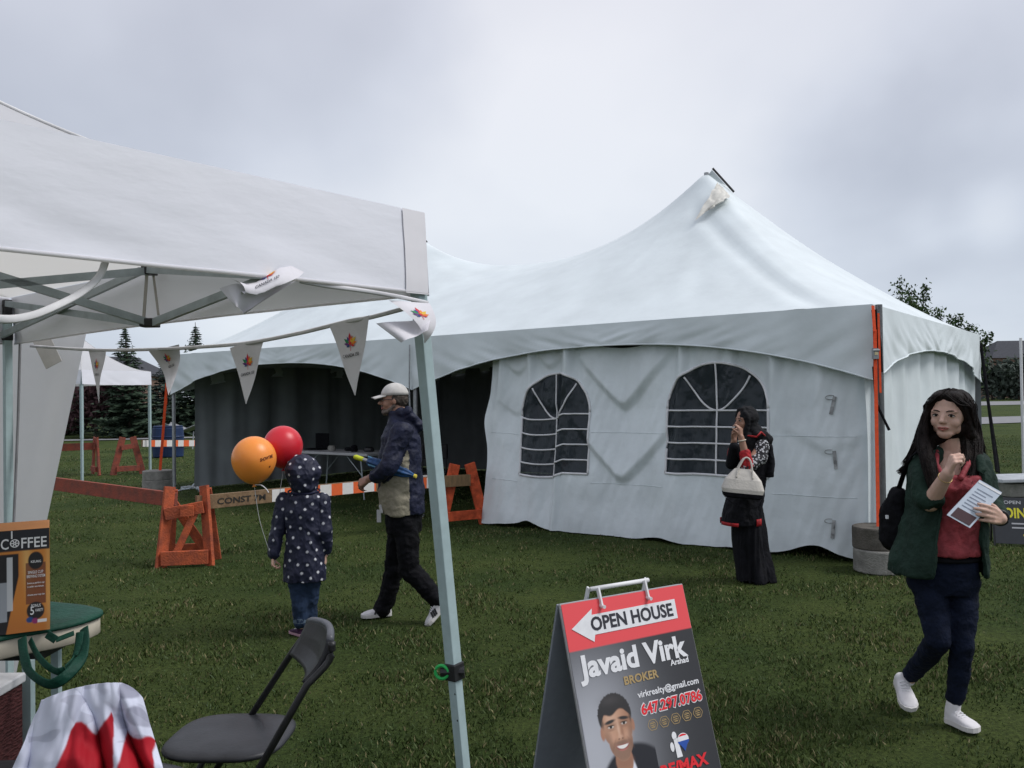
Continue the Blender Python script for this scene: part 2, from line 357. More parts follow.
def leafy(base, H, W, lab, mk, group=None, name='leafy_tree', cz=.58, n=2600, ls=.16, lobes=9, trunk=True):
    base = A(base, float); t = thing(name, base, lab, 'tree', group)
    mb = MB(); L = []
    for i in range(lobes):
        a = random.random() * 6.283; rr = W * .62 * math.sqrt(random.random()); z = H * (.25 + .62 * random.random())
        k = 1 - abs(z / H - .5) * .9
        L.append((base + A((math.cos(a) * rr * k, math.sin(a) * rr * k, z)), W * (.26 + .2 * random.random())))
    if trunk:
        mb.tube([base, base + (0, 0, H * .4), base + (.1, 0, H * .75)], [H * .03, H * .02, .03], 7)
        for c, r in L: mb.tube([base + A((0, 0, H * .3)), (base + A((0, 0, H * .45)) + c) / 2, c], [H * .012, H * .008, .015], 5)
        mb.build('trunk', bark, t)
    mb = MB()
    for i in range(n):
        c, r = L[i % len(L)]; v = nrm(rng.normal(size=3)); p = c + v * r * (random.random() ** .45) * (1 + .35 * random.random()) * A((1, 1, .8))
        if p[2] < .1: p[2] = .1 + .2 * random.random()
        a, b_ = nrm(rng.normal(size=3)) * ls, nrm(rng.normal(size=3)) * ls * .6
        mb.add([p - a, p + b_, p + a, p - b_], [(0, 1, 2, 3)])
    mb.build('crown', mk, t); return t
sp = leafmat('spruce_needles', (.070, .105, .065), (.030, .048, .034)); pur = leafmat('purple_leaves', (.085, .042, .045), (.040, .022, .026))
grn = leafmat('tree_leaves', (.07, .115, .04), (.030, .052, .02)); far = leafmat('distant_leaves', (.075, .095, .075), (.045, .06, .052))
blu = leafmat('blue_spruce_needles', (.090, .125, .105), (.038, .055, .05))
def atg(px, d): v = P(px, 400, d); return A((v[0], d, 0.))
spruce(atg(131, 38), 5.0, 1.75, 'tall dark spruce with crooked bare leader between the small canopy and long tent', sp, lean=-.25)
spruce(atg(196, 41), 5.3, 2.0, 'dark spruce whose pointed tip rises over the long tent roof', sp)
spruce(atg(166, 44), 4.2, 1.8, 'lower spruce between the crooked one and the pointed one', blu)
leafy(atg(96, 39), 3.2, 2.2, 'purple leaved bush tree left of the crooked spruce behind the small canopy', pur, 'spruces and bushes along the far path', n=3000, ls=.13, lobes=16, trunk=True)
leafy(atg(112, 42), 2.9, 2.0, 'purple bush tree close behind the hanging pennant at far left', pur, 'spruces and bushes along the far path', n=2200, ls=.13, lobes=12)
spruce(atg(60, 43), 4.6, 2.0, 'spruce mostly hidden behind the hanging white side wall', sp)
spruce(atg(20, 41), 4.4, 2.0, 'leftmost spruce hidden behind the white side wall', blu)
spruce(atg(-40, 42), 4.8, 2.0, 'spruce outside the left edge of the photo', sp)
# trees behind the right hand end of the long tent
def locust(base, H, W, lab):
    base = A(base, float); t = thing('locust_tree', base, lab, 'tree', 'trees behind the right end of the tent')
    tb = MB(); tb.tube([base, base + (0, 0, H * .35)], [.10, .07], 7); lb = MB()
    for i in range(15):
        a = (i + random.random()) / 15 * 6.283; r = W * (.3 + .7 * random.random()); up = H * (.5 + .5 * random.random() * (1 - .35 * r / W))
        end = base + A((math.cos(a) * r, math.sin(a) * r, up)); s0 = base + A((0, 0, H * (.2 + .15 * random.random())))
        mid = (s0 + end) / 2 + A((math.cos(a) * r * .2, math.sin(a) * r * .2, -H * .06)); pts = [s0 * (1 - q) ** 2 + mid * 2 * q * (1 - q) + end * q * q for q in np.linspace(0, 1, 12)]
        tb.tube(pts, list(np.linspace(.045, .006, 12)), 5)
        for j in range(620):
            q = .25 + .75 * random.random(); c = s0 * (1 - q) ** 2 + mid * 2 * q * (1 - q) + end * q * q
            p = c + rng.normal(size=3) * .21 * (1.15 - q * .75); a1, b1_ = nrm(rng.normal(size=3)) * .060, nrm(rng.normal(size=3)) * .036
            lb.add([p - a1, p + b1_, p + a1, p - b1_], [(0, 1, 2, 3)])
    tb.build('trunk', bark, t); lb.build('crown', grn, t)
locust(atg(908, 24), 5.0, 1.15, 'spiky young tree rising over the tent roof just right of its slope')
locust(atg(950, 26), 4.2, 1.05, 'bushy young tree over the low end of the tent roof')
locust(atg(930, 29), 4.8, 1.0, 'smaller tree seen between the spiky tree and the bushy tree')
for i, (px, d, H, W) in enumerate([(992, 120, 5.5, 5), (1004, 128, 5.0, 5), (1019, 118, 5.4, 5.5), (1034, 125, 5.0, 5), (1050, 120, 6.0, 5), (1075, 125, 5.5, 5), (1105, 122, 5.5, 5)]):
    leafy(atg(px, d), H, W, ['distant dark tree beside the tent corner ropes', 'distant dark tree below the roof of the right hand house', 'distant dark tree at the right edge by the white pole'][i] if i < 3 else 'distant dark tree beyond the right edge', far, 'distant trees beyond the field at right', n=900, ls=.45, lobes=12)
# distant houses
roofm = mat('dark_shingles', (.055, .058, .068), .9, .15, 4, .3, 20); brick = mat('brick_wall', (.20, .13, .10), .9, .2, 6); glass_d = flat('dark_window', (.03, .035, .04), .2, .5)
def house(c, wdt, dep, wall_h, roof_h, lab, hipped=True):
    c = A(c, float); t = thing('house', c, lab, 'house', 'distant houses')
    mb = MB(); mb.box(c + A((0, 0, wall_h / 2)), (wdt, dep, wall_h)); mb.build('wall', brick, t)
    x, y = wdt / 2 + .4, dep / 2 + .4; k = .25 * wdt if hipped else wdt / 2
    mb = MB(); vs = [c + A(q) for q in ((-x, -y, wall_h), (x, -y, wall_h), (x, y, wall_h), (-x, y, wall_h), (-x + k + 1, 0, wall_h + roof_h), (x - k - 1, 0, wall_h + roof_h))]
    mb.add(vs, [(0, 1, 5, 4), (1, 2, 5), (2, 3, 4, 5), (3, 0, 4), (0, 3, 2, 1)]); mb.build('roof', roofm, t)
    for i in range(3):
        mb = MB(); mb.box(c + A((-wdt / 3 + i * wdt / 3, -dep / 2 - .03, wall_h * .6)), (1.3, .1, 1.4)); mb.build('window', glass_d, t)
house(atg(120, 95), 9, 8, 4.3, 2.3, 'dark roofed brick house showing beside the crooked spruce')
house(atg(1012, 150), 12, 10, 6.8, 3.2, 'dark roofed house above the trees at the right edge')
house(atg(1090, 150), 14, 10, 6.2, 3.0, 'dark roofed house beyond the right edge of the photo')
# ================================================================== long white event tent
TR = A((3.475, 8.16, 0.)); TU = A((-.797, .607, 0.)); TU /= np.linalg.norm(TU); TV = A((-TU[1], TU[0], 0.)) * -1
if TV[1] < 0: TV = -TV
TL, TW, EV, PK = 12.2, 6.1, 2.50, 4.93
def T(s, t, z, out=0.): return TR + TU * s + TV * t + A((0, 0, z)) - TV * out
tent = thing('event_tent', T(TL / 2, TW / 2, 0), 'long white double peaked event tent with arched valances and curtain walls', 'tent')
def solve_roof():
    h = .1; nx, ny = int(TL / h) + 1, int(TW / h) + 1; Z = np.full((ny, nx), EV + .6); fix = np.zeros((ny, nx), bool)
    Z[0, :] = Z[-1, :] = EV; Z[:, 0] = Z[:, -1] = EV; fix[0, :] = fix[-1, :] = True; fix[:, 0] = fix[:, -1] = True
    cx = [3.05, 9.15]; my = TW / 2
    for i in range(nx):
        s = i * h
        if cx[0] <= s <= cx[1]:
            q = abs((s - 6.1) / 3.05); j = int(round(my / h)); z = 3.90 + (PK - 3.90) * q ** 2.4
            Z[j, i] = z; fix[j, i] = True; Z[j - 1, i] = Z[j + 1 - 1, i]; 
    for sgn, c in ((0, cx[0]), (1, cx[1])):
        for k in range(0, 32):
            m = k * h / 3.05
            if m > 1: continue
            z = EV + (PK - EV) * m ** 1.4
            i = k if sgn == 0 else nx - 1 - k
            for j in (k, ny - 1 - k): Z[j, i] = max(z, EV); fix[j, i] = True
    F = Z.copy()
    for it in range(2600):
        N = Z.copy(); N[1:-1, 1:-1] = (Z[:-2, 1:-1] + Z[2:, 1:-1] + Z[1:-1, :-2] + Z[1:-1, 2:]) / 4; N[fix] = F[fix]; Z = N
    return Z
RZ = solve_roof()
def roofz(s, t):
    x, y = min(max(s / .1, 0), RZ.shape[1] - 1.001), min(max(t / .1, 0), RZ.shape[0] - 1.001); i, j = int(x), int(y); a, b_ = x - i, y - j
    z = RZ[j, i] * (1 - a) * (1 - b_) + RZ[j, i + 1] * a * (1 - b_) + RZ[j + 1, i] * (1 - a) * b_ + RZ[j + 1, i + 1] * a * b_
    # soft creases that run from the peak toward the corners
    e_ = min(s, t, TL - s, TW - t); f = min(1, e_ / .6)
    for c in (3.05, 9.15):
        dx, dy = s - c, t - 3.05; r = math.hypot(dx, dy)
        if r < 4.4:
            an = math.atan2(dy, dx); z += f * .012 * nz(an * 9, r * .35, c) * min(1, r) * (1.3 if r < 3 else .6)
    for c, sg in ((3.05, 1), (9.15, -1)):
        a_, b_ = (s if sg > 0 else TL - s), (t if t < 3.05 else TW - t)
        if a_ < 3.05:
            w_ = (b_ - a_) / 1.414; l = (a_ + b_) / 2 / 3.05; k = min(1, l * 5) * min(1, (1 - l) * 5 + .0) * (1 if l < 1 else 0)
            if k > 0: z += k * (.030 * math.exp(-((w_ + .16 + .08 * l) / .07) ** 2) - .025 * math.exp(-((w_ + .30 + .1 * l) / .08) ** 2) + .018 * math.exp(-((w_ - .2) / .08) ** 2) + .014 * math.exp(-((w_ + .5) / .1) ** 2))
    return z
mb = MB(); mb.sheet(lambda s, t: T(s, t, roofz(s, t)), list(np.linspace(0, TL, 184)), list(np.linspace(0, TW, 92)), 0)
roof = mb.build('roof', [M['vinyl']], tent, smooth=True)
# added dark grey sheet below the roof: its colour stands for interior shade
mb = MB(); mb.sheet(lambda s, t: T(.03 + s * .995, .03 + t * .99, roofz(s, t) - .07), list(np.linspace(0, TL, 62)), list(np.linspace(0, TW, 31)), 0); mb.build('roof_shade_sheet', [M['roof_shade']], tent, smooth=True)
# hip seams
mb = MB()
for c0, c1 in (((0, 0), (3.05, 3.05)), ((0, TW), (3.05, 3.05)), ((TL, 0), (9.15, 3.05)), ((TL, TW), (9.15, 3.05))):
    mb.tube([T(*(A(c0) + (A(c1) - A(c0)) * q), roofz(*(A(c0) + (A(c1) - A(c0)) * q)) + .000) for q in np.linspace(0, 1, 90)], .006, 5)

# valance scallops, one part per bay
def valance(F, L, lab=None, sd=0., md_=.26):
    """F(u, z, out): frame along a side"""
    mb = MB(); nu = int(L / .05) + 1; nv = 16
    def S(u, v):
        x = u / L * 2 - 1; drop = md_ + (.73 - md_) * abs(x) ** 2.3
        z = EV - v * drop + .004
        o = .004 + .014 * v + v * (.036 * nz(u * 2.2 + sd, v * .8, sd) + .024 * nz(u * 5 + v * 4 * (1 if x > 0 else -1), v * 1.5, 3 + sd) + .010 * nz(u * 13 + v * 7 * (1 if x > 0 else -1), v * 2, 5 + sd) + .016 * math.sin((u + v * .5 * (1 if x > 0 else -1)) * 9) * (abs(x) ** 2) * .6)
        return F(u, z, o)
    mb.sheet(S, list(np.linspace(0, L, nu)), list(np.linspace(0, 1, nv)))
    va = mb.build('valance', [M['vinyl']], tent, smooth=True)
    mb = MB(); mb.tube([S(u, 1.0) for u in np.linspace(0, L, nu)], .009, 5); mb.build('hem', M['vinyl'], va, smooth=True)
valance(lambda u, z, o: T(u, 0, z, o), 6.1, sd=0.); valance(lambda u, z, o: T(6.1 + u, 0, z, o), 6.1, sd=5.)
valance(lambda u, z, o: T(0, u, z) - TU * o, 6.1, sd=9., md_=.36); valance(lambda u, z, o: T(TL, u, z) + TU * o, 6.1, sd=13., md_=.36)
valance(lambda u, z, o: T(u, TW, z, -o), 6.1, sd=17.); valance(lambda u, z, o: T(6.1 + u, TW, z, -o), 6.1, sd=21.)
# poles
for s, t in ((0, 0), (6.1, 0), (TL, 0), (0, TW), (6.1, TW), (TL, TW)):
    p = T(s, t, 0) + (TV if t == 0 else -TV) * .04
    if s == 0: p = T(-.07, -.05, 0)
    mb = MB(); mb.tube([p, p + A((0, 0, EV - .01))], .032, 14); mb.box(p + A((0, 0, .012)), (.2, .2, .02)); mb.build('pole', M['steel'], tent, smooth=False)
mb = MB()
for a, b_ in (((0, 0), (TL, 0)), ((0, TW), (TL, TW)), ((0, 0), (0, TW)), ((TL, 0), (TL, TW)), ((6.1, 0), (6.1, TW))):
    sh_ = lambda q: TV * (.05 if q[1] == 0 else -.05) + TU * (.06 if q[0] == 0 else -.06 if q[0] == TL else 0)
    mb.tube([T(*a, EV - .06) + sh_(a), T(*b_, EV - .06) + sh_(b_)], .025, 8)
for c in (3.05, 9.15):
    mb.tube([T(c, 3.05, EV - .1), T(c, 3.05, PK - .03)], .035, 8)
    for q in ((c - 3.05, 0), (c + 3.05, 0), (c - 3.05, TW), (c + 3.05, TW)): mb.tube([T(*q, EV - .1), T(c, 3.05, EV - .1)], .010, 6)
mb.build('frame', M['steel'], tent)
# peak bar and loose vent flap
pk = T(3.05, 3.05, PK)
pa, pb = P(712, 170, pk[1]), P(733, 193, pk[1])
for k, c in enumerate((3.05, 9.15)):
    o_ = T(c, 3.05, PK) - pk
    mb = MB(); mb.tube([pa + o_ + A((-.005, -.06, .01)), pb + o_ + A((0, -.06, .0))], .017, 8); mb.build('peak_bar', M['blackp'], tent)
    def on_roof(px, py, lift=.05):
        d = 9.
        while d < 16:
            q = P(px, py, d); r = q - TR; ss_, tt_ = np.dot(r, TU), np.dot(r, TV)
            if 0 < ss_ < TL and 0 < tt_ < TW and q[2] < roofz(ss_, tt_): break
            d += .02
        return P(px, py, d - lift)
    if k == 0: FQ = [on_roof(708, 195, .16), on_roof(728, 199, .12), on_roof(712, 207, .12), on_roof(694, 222, .08)]; FT = [on_roof(717, 183, .20), on_roof(729, 196, .14)]
    fl = MB()
    def fs(u, v):
        tp = FT[0] * (1 - u) + FT[1] * u; kn = FQ[0] * (1 - u) + FQ[1] * u; en = FQ[3] * (1 - u) + FQ[2] * u
        p = tp * (1 - v) ** 2 + kn * 2 * v * (1 - v) + en * v * v
        return p + o_ + A((.0, -.05 - .05 * math.sin(v * 3), 0)) + .035 * A((nz(u * 5, v * 5, 1.), nz(u * 6, v * 6, 2.), nz(u * 5, v * 7, 7.)))
    fl.sheet(fs, list(np.linspace(0, 1, 12)), list(np.linspace(0, 1, 22)))
    fl.build('vent_flap', mat('cream_canvas', (.70, .68, .62), .8, .1, 8), tent, smooth=True)
    g2 = MB(); g2.sheet(lambda u, v: (pa * (1 - u) + pb * u) * (1 - v) + T(3.05 + .28 - .56 * u, 3.05 + .05, roofz(3.05 + .28 - .56 * u, 3.1) - .01) * v + o_, list(np.linspace(0, 1, 12)), list(np.linspace(0, 1, 8))); g2.build('peak_gusset', [M['vinyl']], tent, smooth=True)
def ribbon(mb, p0, p1, w_, t=.004, side=(1, 0, 0)):
    p0, p1 = A(p0, float), A(p1, float); d = nrm(p1 - p0); s_ = nrm(A(side, float) - d * np.dot(side, d)); mb.box((p0 + p1) / 2, (w_, t, np.linalg.norm(p1 - p0)), s_, np.cross(d, s_), d)
# ---- curtain walls
def arch_in(s, z, s0, s1, z0, zs, zt):
    if not (s0 < s < s1 and z > z0): return False
    if z < zs: return True
    c, hw = (s0 + s1) / 2, (s1 - s0) / 2; return ((s - c) / hw) ** 2 + ((z - zs) / (zt - zs)) ** 2 < 1
WINS = [(1.07, 2.25, .78, 1.50, 2.00), (3.28, 4.31, .72, 1.46, 1.96)]
GATH = [-.06, .55, 1.02, 1.50, 2.06, 3.58, 4.16, 4.62, 4.95]
def Wd(s, z):
    """outward displacement of the front curtain"""
    h = min(1, max(0, z / 2.3)); d = .055 * nz(s * 2.6, z * .35, 2.) + .022 * nz(s * 6.5, z * .9, 6.) + .010 * nz(s * 14 + z * 4, z * 3, 9.)
    for s0, w_, am, zt0, sl, per in ((2.83, .74, .085, 1.52, 1.05, .86), (.45, .55, .02, 1.1, .5, .8), (3.87, .30, .04, 2.02, .9, .5), (4.39, .24, .04, 1.95, .9, .5), (1.78, .26, .035, 2.05, .8, 3.0), (1.26, .24, .03, 2.08, .8, 3.0)):
        x = abs(s - s0)
        if x < w_:
            xs = math.sqrt(x * x + .004) ; f = ((z - zt0 - sl * xs) / per) % 1.0; g = (1 - f) ** 1.5
            if f > .84: t = (f - .84) / .16; g += t * t * (3 - 2 * t) * (1 - g)
            lo = sstepf(.35, .75, z) if s0 > 2 and s0 < 3 else sstepf(zt0 - 1.0, zt0, z); d += am * (1 - (x / w_) ** 2) * g * lo
    for s0, a in zip(GATH[1:], (.08, .11, .07, .12, .14, .10, .11, .06)):
        w_ = .045 + .16 * (1 - h) ; x = (s - s0 - .05 * math.sin(s0 * 7) * (1 - h)) / w_; d += a * math.exp(-x * x) * (.35 + .65 * h)
    x = (s - 3.70 - .05 * (1.3 - z)) / .055; d += .10 * math.exp(-x * x) * (.5 + .5 * math.sin(min(1, h * 1.2) * 3.14))      # sharp fold through the first window
    d += .05 * math.exp(-((z - .05) / .25) ** 2) * (nz(s * 1.7, 3.3) + .3)
    return -.16 + max(d, -.06) + .13 * max(0, 1 - z / 1.5)
def sstepf(a, b, x): t = min(1, max(0, (x - a) / (b - a))); return t * t * (3 - 2 * t)
def zb(s): return .015 + .05 * max(0, nz(s * 1.9, 7.7)) + (.09 * math.exp(-((s - 4.15) / .18) ** 2)) + (.10 * math.exp(-((s - .62) / .25) ** 2))
def zt_(s):
    u = s / 6.1 * 2 - 1; return EV - .02 - (.17 + .47 * abs(u) ** 2.3) * .9
def swag(s):     # top edge droops between the gathers
    for a, b_ in zip(GATH[:-1], GATH[1:]):
        if a <= s <= b_: q = (s - a) / (b_ - a); return (min(.17, .15 * (b_ - a)) if b_ > 2.1 else .04) * math.sin(math.pi * q) ** .8
    return 0.
def Wf(s, z, off=0.):
    return T(s, 0, z, Wd(s, z) + off)
def Wm(s, v):
    zz = zb(s) + v * (zt_(s) + .06 - swag(s) - zb(s))
    k = max(0, s - 4.3); sh = .18 * (1 - v) * k + k * .22 * math.exp(-((v - .62) / .13) ** 2)
    dz = -.055 * sstepf(3.62, 3.78, s) * math.sin(math.pi * min(1, v * 1.05)) - .03 * math.sin((s - 3.7) * 5) * (s > 3.78) * math.sin(math.pi * v)
    return Wf(s, zz) + A((0, 0, dz)) + TU * sh
S_END = 4.80
ss = list(np.linspace(-.02, S_END, 330)); vv = list(np.linspace(0, 1, 130))
def zz_of(s, v): return zb(s) + v * (zt_(s) + .06 - swag(s) - zb(s))
inwin = lambda s, v: any(arch_in(s, zz_of(s, v), *w_) for w_ in WINS)
curt = MB(); curt.sheet(Wm, ss, vv, 0, keep=lambda s, v: not inwin(s, v))
wall = curt.build('curtain_wall', [M['vinyl_in']], tent, smooth=True); tag(wall, 'loosely hung front curtain with two arched windows')
clear = bpy.data.materials.new('clear_vinyl'); clear.use_nodes = True; nt = clear.node_tree; b = nt.nodes['Principled BSDF']
b.inputs['Base Color'].default_value = (.055, .07, .085, 1); b.inputs['Roughness'].default_value = .22; b.inputs['Specular IOR Level'].default_value = .5
tr = nd(nt, 'ShaderNodeBsdfTransparent'); tr.inputs['Color'].default_value = (.55, .6, .63, 1); ms = nd(nt, 'ShaderNodeMixShader'); ms.inputs[0].default_value = .52
nt.links.new(b.outputs[0], ms.inputs[1]); nt.links.new(tr.outputs[0], ms.inputs[2]); nt.links.new(ms.outputs[0], nt.nodes['Material Output'].inputs[0])
bn = nd(nt, 'ShaderNodeTexNoise', Scale=7.0, Detail=2.0); bp = nd(nt, 'ShaderNodeBump', Strength=.5, Distance=.05); nt.links.new(bn.outputs['Fac'], bp.inputs['Height']); nt.links.new(bp.outputs['Normal'], b.inputs['Normal'])
def invs(s):   # curtain foot shift applied in Wm, as a function of the point
    return s
def Wz(s, z, off=0.):
    v = (z - zb(s)) / (zt_(s) + .06 - swag(s) - zb(s)); return Wm(s, v) - TV * off
for wi, w_ in enumerate(WINS):
    s0, s1, z0, zs, zt = w_; c, hw = (s0 + s1) / 2, (s1 - s0) / 2
    wn = MB(); wn.sheet(lambda s, z: Wz(s, z, -.004), list(np.linspace(s0 - .02, s1 + .02, 90)), list(np.linspace(z0 - .02, zt + .02, 60)), 0, keep=lambda s, z: arch_in(s, z, s0 - .025, s1 + .025, z0 - .03, zs, zt + .03))
    wo = wn.build('window', [clear], wall, smooth=True)
    mu = MB()
    def rib(pts, wdt=.022):
        mu.tube([Wz(a, b_, .006) for a, b_ in pts], wdt / 2, 6, flat=1)
    ol = [(s0, z0), (s0, (z0 + zs) / 2)] + [(c - hw * math.cos(a), zs + (zt - zs) * math.sin(a)) for a in np.linspace(0, math.pi, 40)] + [(s1, (z0 + zs) / 2), (s1, z0)]
    rib([(s0 + (s1 - s0) * q, z0) for q in np.linspace(0, 1, 60)], .03)
    rib([(s0, z0 + (zs - z0) * q) for q in np.linspace(0, 1, 20)], .03); rib([(s1, z0 + (zs - z0) * q) for q in np.linspace(0, 1, 20)], .03)
    rib([(c - hw * math.cos(a), zs + (zt - zs) * math.sin(a)) for a in np.linspace(0, math.pi, 40)], .03)
    for k in range(4):
        z = zs - .02 - (zs - z0) * k / 4.0; rib([(s0 + (s1 - s0) * q, z) for q in np.linspace(0, 1, 60)])
    rib([(c, z0 + (zs - z0) * q) for q in np.linspace(0, 1, 24)] + [(c, zs + (zt - zs) * q) for q in np.linspace(.05, 1, 12)])
    for sg in (-1, 1):
        rib([(c + sg * hw * .62 * q ** .8, zs - .02 + (zt - zs) * .74 * q ** 1.5) for q in np.linspace(0, 1, 14)])
    mu.build('glazing_bars', M['white'], wo, smooth=True)
# horizontal weld seams and toggle straps
for z in (1.02 + .2, .62): 
    for a, b_ in ((.2, 1.03), (2.29, 3.24), (4.35, 4.7)): mb = MB(); mb.tube([Wz(s, z, .002) for s in np.linspace(a, b_, 40)], .0035, 4); mb.build('weld_seam', M['vinyl_in'], wall, smooth=True)
agw = mat('aged_webbing', (.36, .37, .37), .9, .3, 20)
for z, tl in ((1.52, .12), (.98, -.06), (.30, .05)):
    mb = MB(); ribbon(mb, Wz(.40, z + .10, .008), Wz(.40 + tl * .3, z - .08, .010), .034, side=TU); mb.tube([Wz(.44, z + .09, .01) + A((.05 * math.cos(q), 0, .022 * math.sin(q))) - TV * .004 for q in np.linspace(0, 6.283, 16)], .004, 5); mb.build('toggle_strap', agw, wall)
# simple curtains: end walls and back wall, with folds
def curtain(F, L, lab, mt, sd, u0=0., u1=None, side_fold=.05):
    mb = MB(); u1 = L if u1 is None else u1
    def S(u, v):
        x = u / 6.1 % 1.0 * 2 - 1; zt2 = EV - .05 - (.17 + .47 * abs(x) ** 2.3) * .8; z = .02 + v * (zt2 - .02)
        d = side_fold * (math.sin(u * 8.5 + 2 * nz(u * .8, v, sd)) * .35 * (.4 + v) + nz(u * 2.4, v * .7, sd) + .4 * nz(u * 6, v * 1.2, sd + 4)) + .04 * (1 - v) ** 3
        return F(u, z, d)
    mb.sheet(S, list(np.linspace(u0, u1, int((u1 - u0) / .045))), list(np.linspace(0, 1, 26)))
    o = mb.build('curtain_wall', [mt], tent, smooth=True); tag(o, lab)
curtain(lambda u, z, d: T(0, u, z) - TU * (d - .11), 6.1, 'end curtain behind the woman in the green jacket', M['vinyl'], 3.)
wg = mat('grey_inner_curtain', (.33, .36, .37), .8, .08, 2)
curtain(lambda u, z, d: T(TL, u, z) + TU * (d - .02), 6.1, 'grey curtain closing the left end', wg, 11., u0=.45)
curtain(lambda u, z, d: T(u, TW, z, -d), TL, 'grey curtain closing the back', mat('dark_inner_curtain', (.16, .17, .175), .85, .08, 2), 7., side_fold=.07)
# dangling chain at the middle pole
mb = MB(); mb.tube([T(6.1, 0, EV - .1, .06), T(6.12, 0, 1.75, .06), T(6.1, 0, .95, .05)], .012, 6); mb.build('chain', M['steel'], tent)
mb = MB(); mb.tube([T(-.02, -.03, 1.9, .05), T(-.05, -.03, 1.55, .1), T(-.16, -.03, 1.3, .1)], .014, 6); mb.tube([T(-.03, -.03, 2.44, .05), T(-.08, -.03, 2.1, .07), T(-.08, 0, 1.85, .07)], .022, 6); mb.build('bungee_loop', M['black'], tent)

# ---- ground blocks and ratchet straps at the corners
def block(c, r, h, name, m_, lab, yaw=0., grp=None):
    mb = MB(); c = A(c, float); ring = lambda q, z: [c + A((q * math.cos(a) + .0, q * math.sin(a), z)) for a in np.linspace(0, 6.283, 29)[:-1]]
    mb.loft([ring(r * .985, 0), ring(r, .012), ring(r, h - .015), ring(r * .975, h)]); o = mb.build(name, m_, None, smooth=False, bevel=.006); tag(o, lab, 'block', grp); return o
cb_ = A((P(879, 500, 7.92)[0], 7.92, 0.))
block(cb_, .235, .21, 'concrete_block', M['concrete'], 'pale concrete disc on the grass at the right tent corner, under the dark disc')
block(cb_ + A((-.02, .02, .212)), .215, .20, 'concrete_block', M['concrete_wet'], 'dark stained concrete disc stacked on the pale disc at the right tent corner')
lb = T(12.75, -.75, 0)
lb = A((G(152, 491)[0], G(152, 491)[1] + .25, 0))
block(lb, .27, .19, 'concrete_block', M['concrete'], 'lower concrete disc under the orange strap at the left tent corner')
block(lb + A((0, 0, .192)), .265, .17, 'concrete_block', M['concrete'], 'upper concrete disc under the orange strap at the left tent corner')
st = thing('ratchet_strap', cb_ + A((0, 0, .41)), 'orange ratchet strap running down the pole at the right tent corner', 'strap')
mb = MB(); ribbon(mb, T(-.05, -.13, EV - .25, 0), cb_ + A((-.02, -.02, .41)), .034); ribbon(mb, T(-.03, -.10, EV - .02), T(-.05, -.14, EV - .27), .030); ribbon(mb, T(-.09, -.15, EV - .1), T(-.1, -.17, 1.65), .02); mb.build('webbing', M['strap_o'], st)
mb = MB(); q_ = T(-.06, -.17, 2.02); mb.box(q_, (.05, .04, .10)); mb.tube([q_ + A((-.03, -.02, .03)), q_ + A((.03, -.02, .03))], .012, 8); mb.build('ratchet', M['steel'], st)
mb = MB(); mb.box(q_ + A((0, -.022, .0)), (.03, .01, .025)); mb.build('tag_label', flat('cream_tag', (.7, .6, .35)), st)
st = thing('ratchet_strap', lb + A((0, 0, .36)), 'orange ratchet strap slanting down from the left tent corner', 'strap')
mb = MB(); lt = T(TL, 0, EV - .08, .05); ribbon(mb, lt, lb + A((.05, 0, .36)), .05); ribbon(mb, lt + A((-.05, 0, -.1)), lt + (lb + A((.1, 0, .36)) - lt) * .4, .035); mb.build('webbing', M['strap_o'], st)
mb = MB(); q_ = lt + (lb + A((.1, 0, .36)) - lt) * .18; mb.box(q_ + A((0, -.02, 0)), (.06, .05, .12)); mb.build('ratchet', M['blackp'], st)
# black ropes and low concrete weights at the far right corner
fc = T(0, TW, EV - .1)
r1_, r2_ = G(1008, 500), G(1003, 497)
rp = thing('guy_rope', r1_, 'black guy ropes down from the far right tent corner', 'rope')
mb = MB(); d0 = 12.2; mb.tube([fc, P(997, 455, d0 + .4), P(1001, 487, d0 + .1), A((P(1001, 487, d0)[0], d0, .3))], .014, 6); mb.tube([fc + A((.02, 0, -.05)), P(993, 440, d0 + .3), P(997, 472, d0)], .022, 6); mb.build('rope', M['black'], rp)
for i, (px, py, m_, dz, lab) in enumerate([(1010, 505, 'concrete', 0, 'lower pale concrete beam weight behind the chalkboard style sign'), (1016, 505, 'concrete', .19, 'upper concrete beam weight behind the right edge sign')]):
    c = A((P(px, 500, 11.9)[0] + .35, 11.9, .09 + dz)); mb = MB(); mb.box(c, (1.3, .5, .18), (1, .12, 0), (-.12, 1, 0)); o = mb.build('concrete_beam', M[m_], None, bevel=.012); tag(o, lab, 'block')
mb = MB(); mb.box(A((P(1010, 480, 11.6)[0] + .7, 11.9, .425)), (1.9, .7, .05), (1, .12, 0), (-.12, 1, 0)); o = mb.build('plastic_cover', mat('pale_grey_plastic', (.42, .44, .47), .5), None, bevel=.01); tag(o, 'pale grey board lying on the concrete weights at the right edge', 'board')
mb = MB(); wp = atg(1022, 14.); mb.tube([wp, wp + A((0, 0, 2.5))], .022, 10); mb.box(wp + A((0, 0, .01)), (.2, .2, .02)); o = mb.build('white_pole', M['white'], None); tag(o, 'thin white upright pole at the right edge of the photo', 'pole')

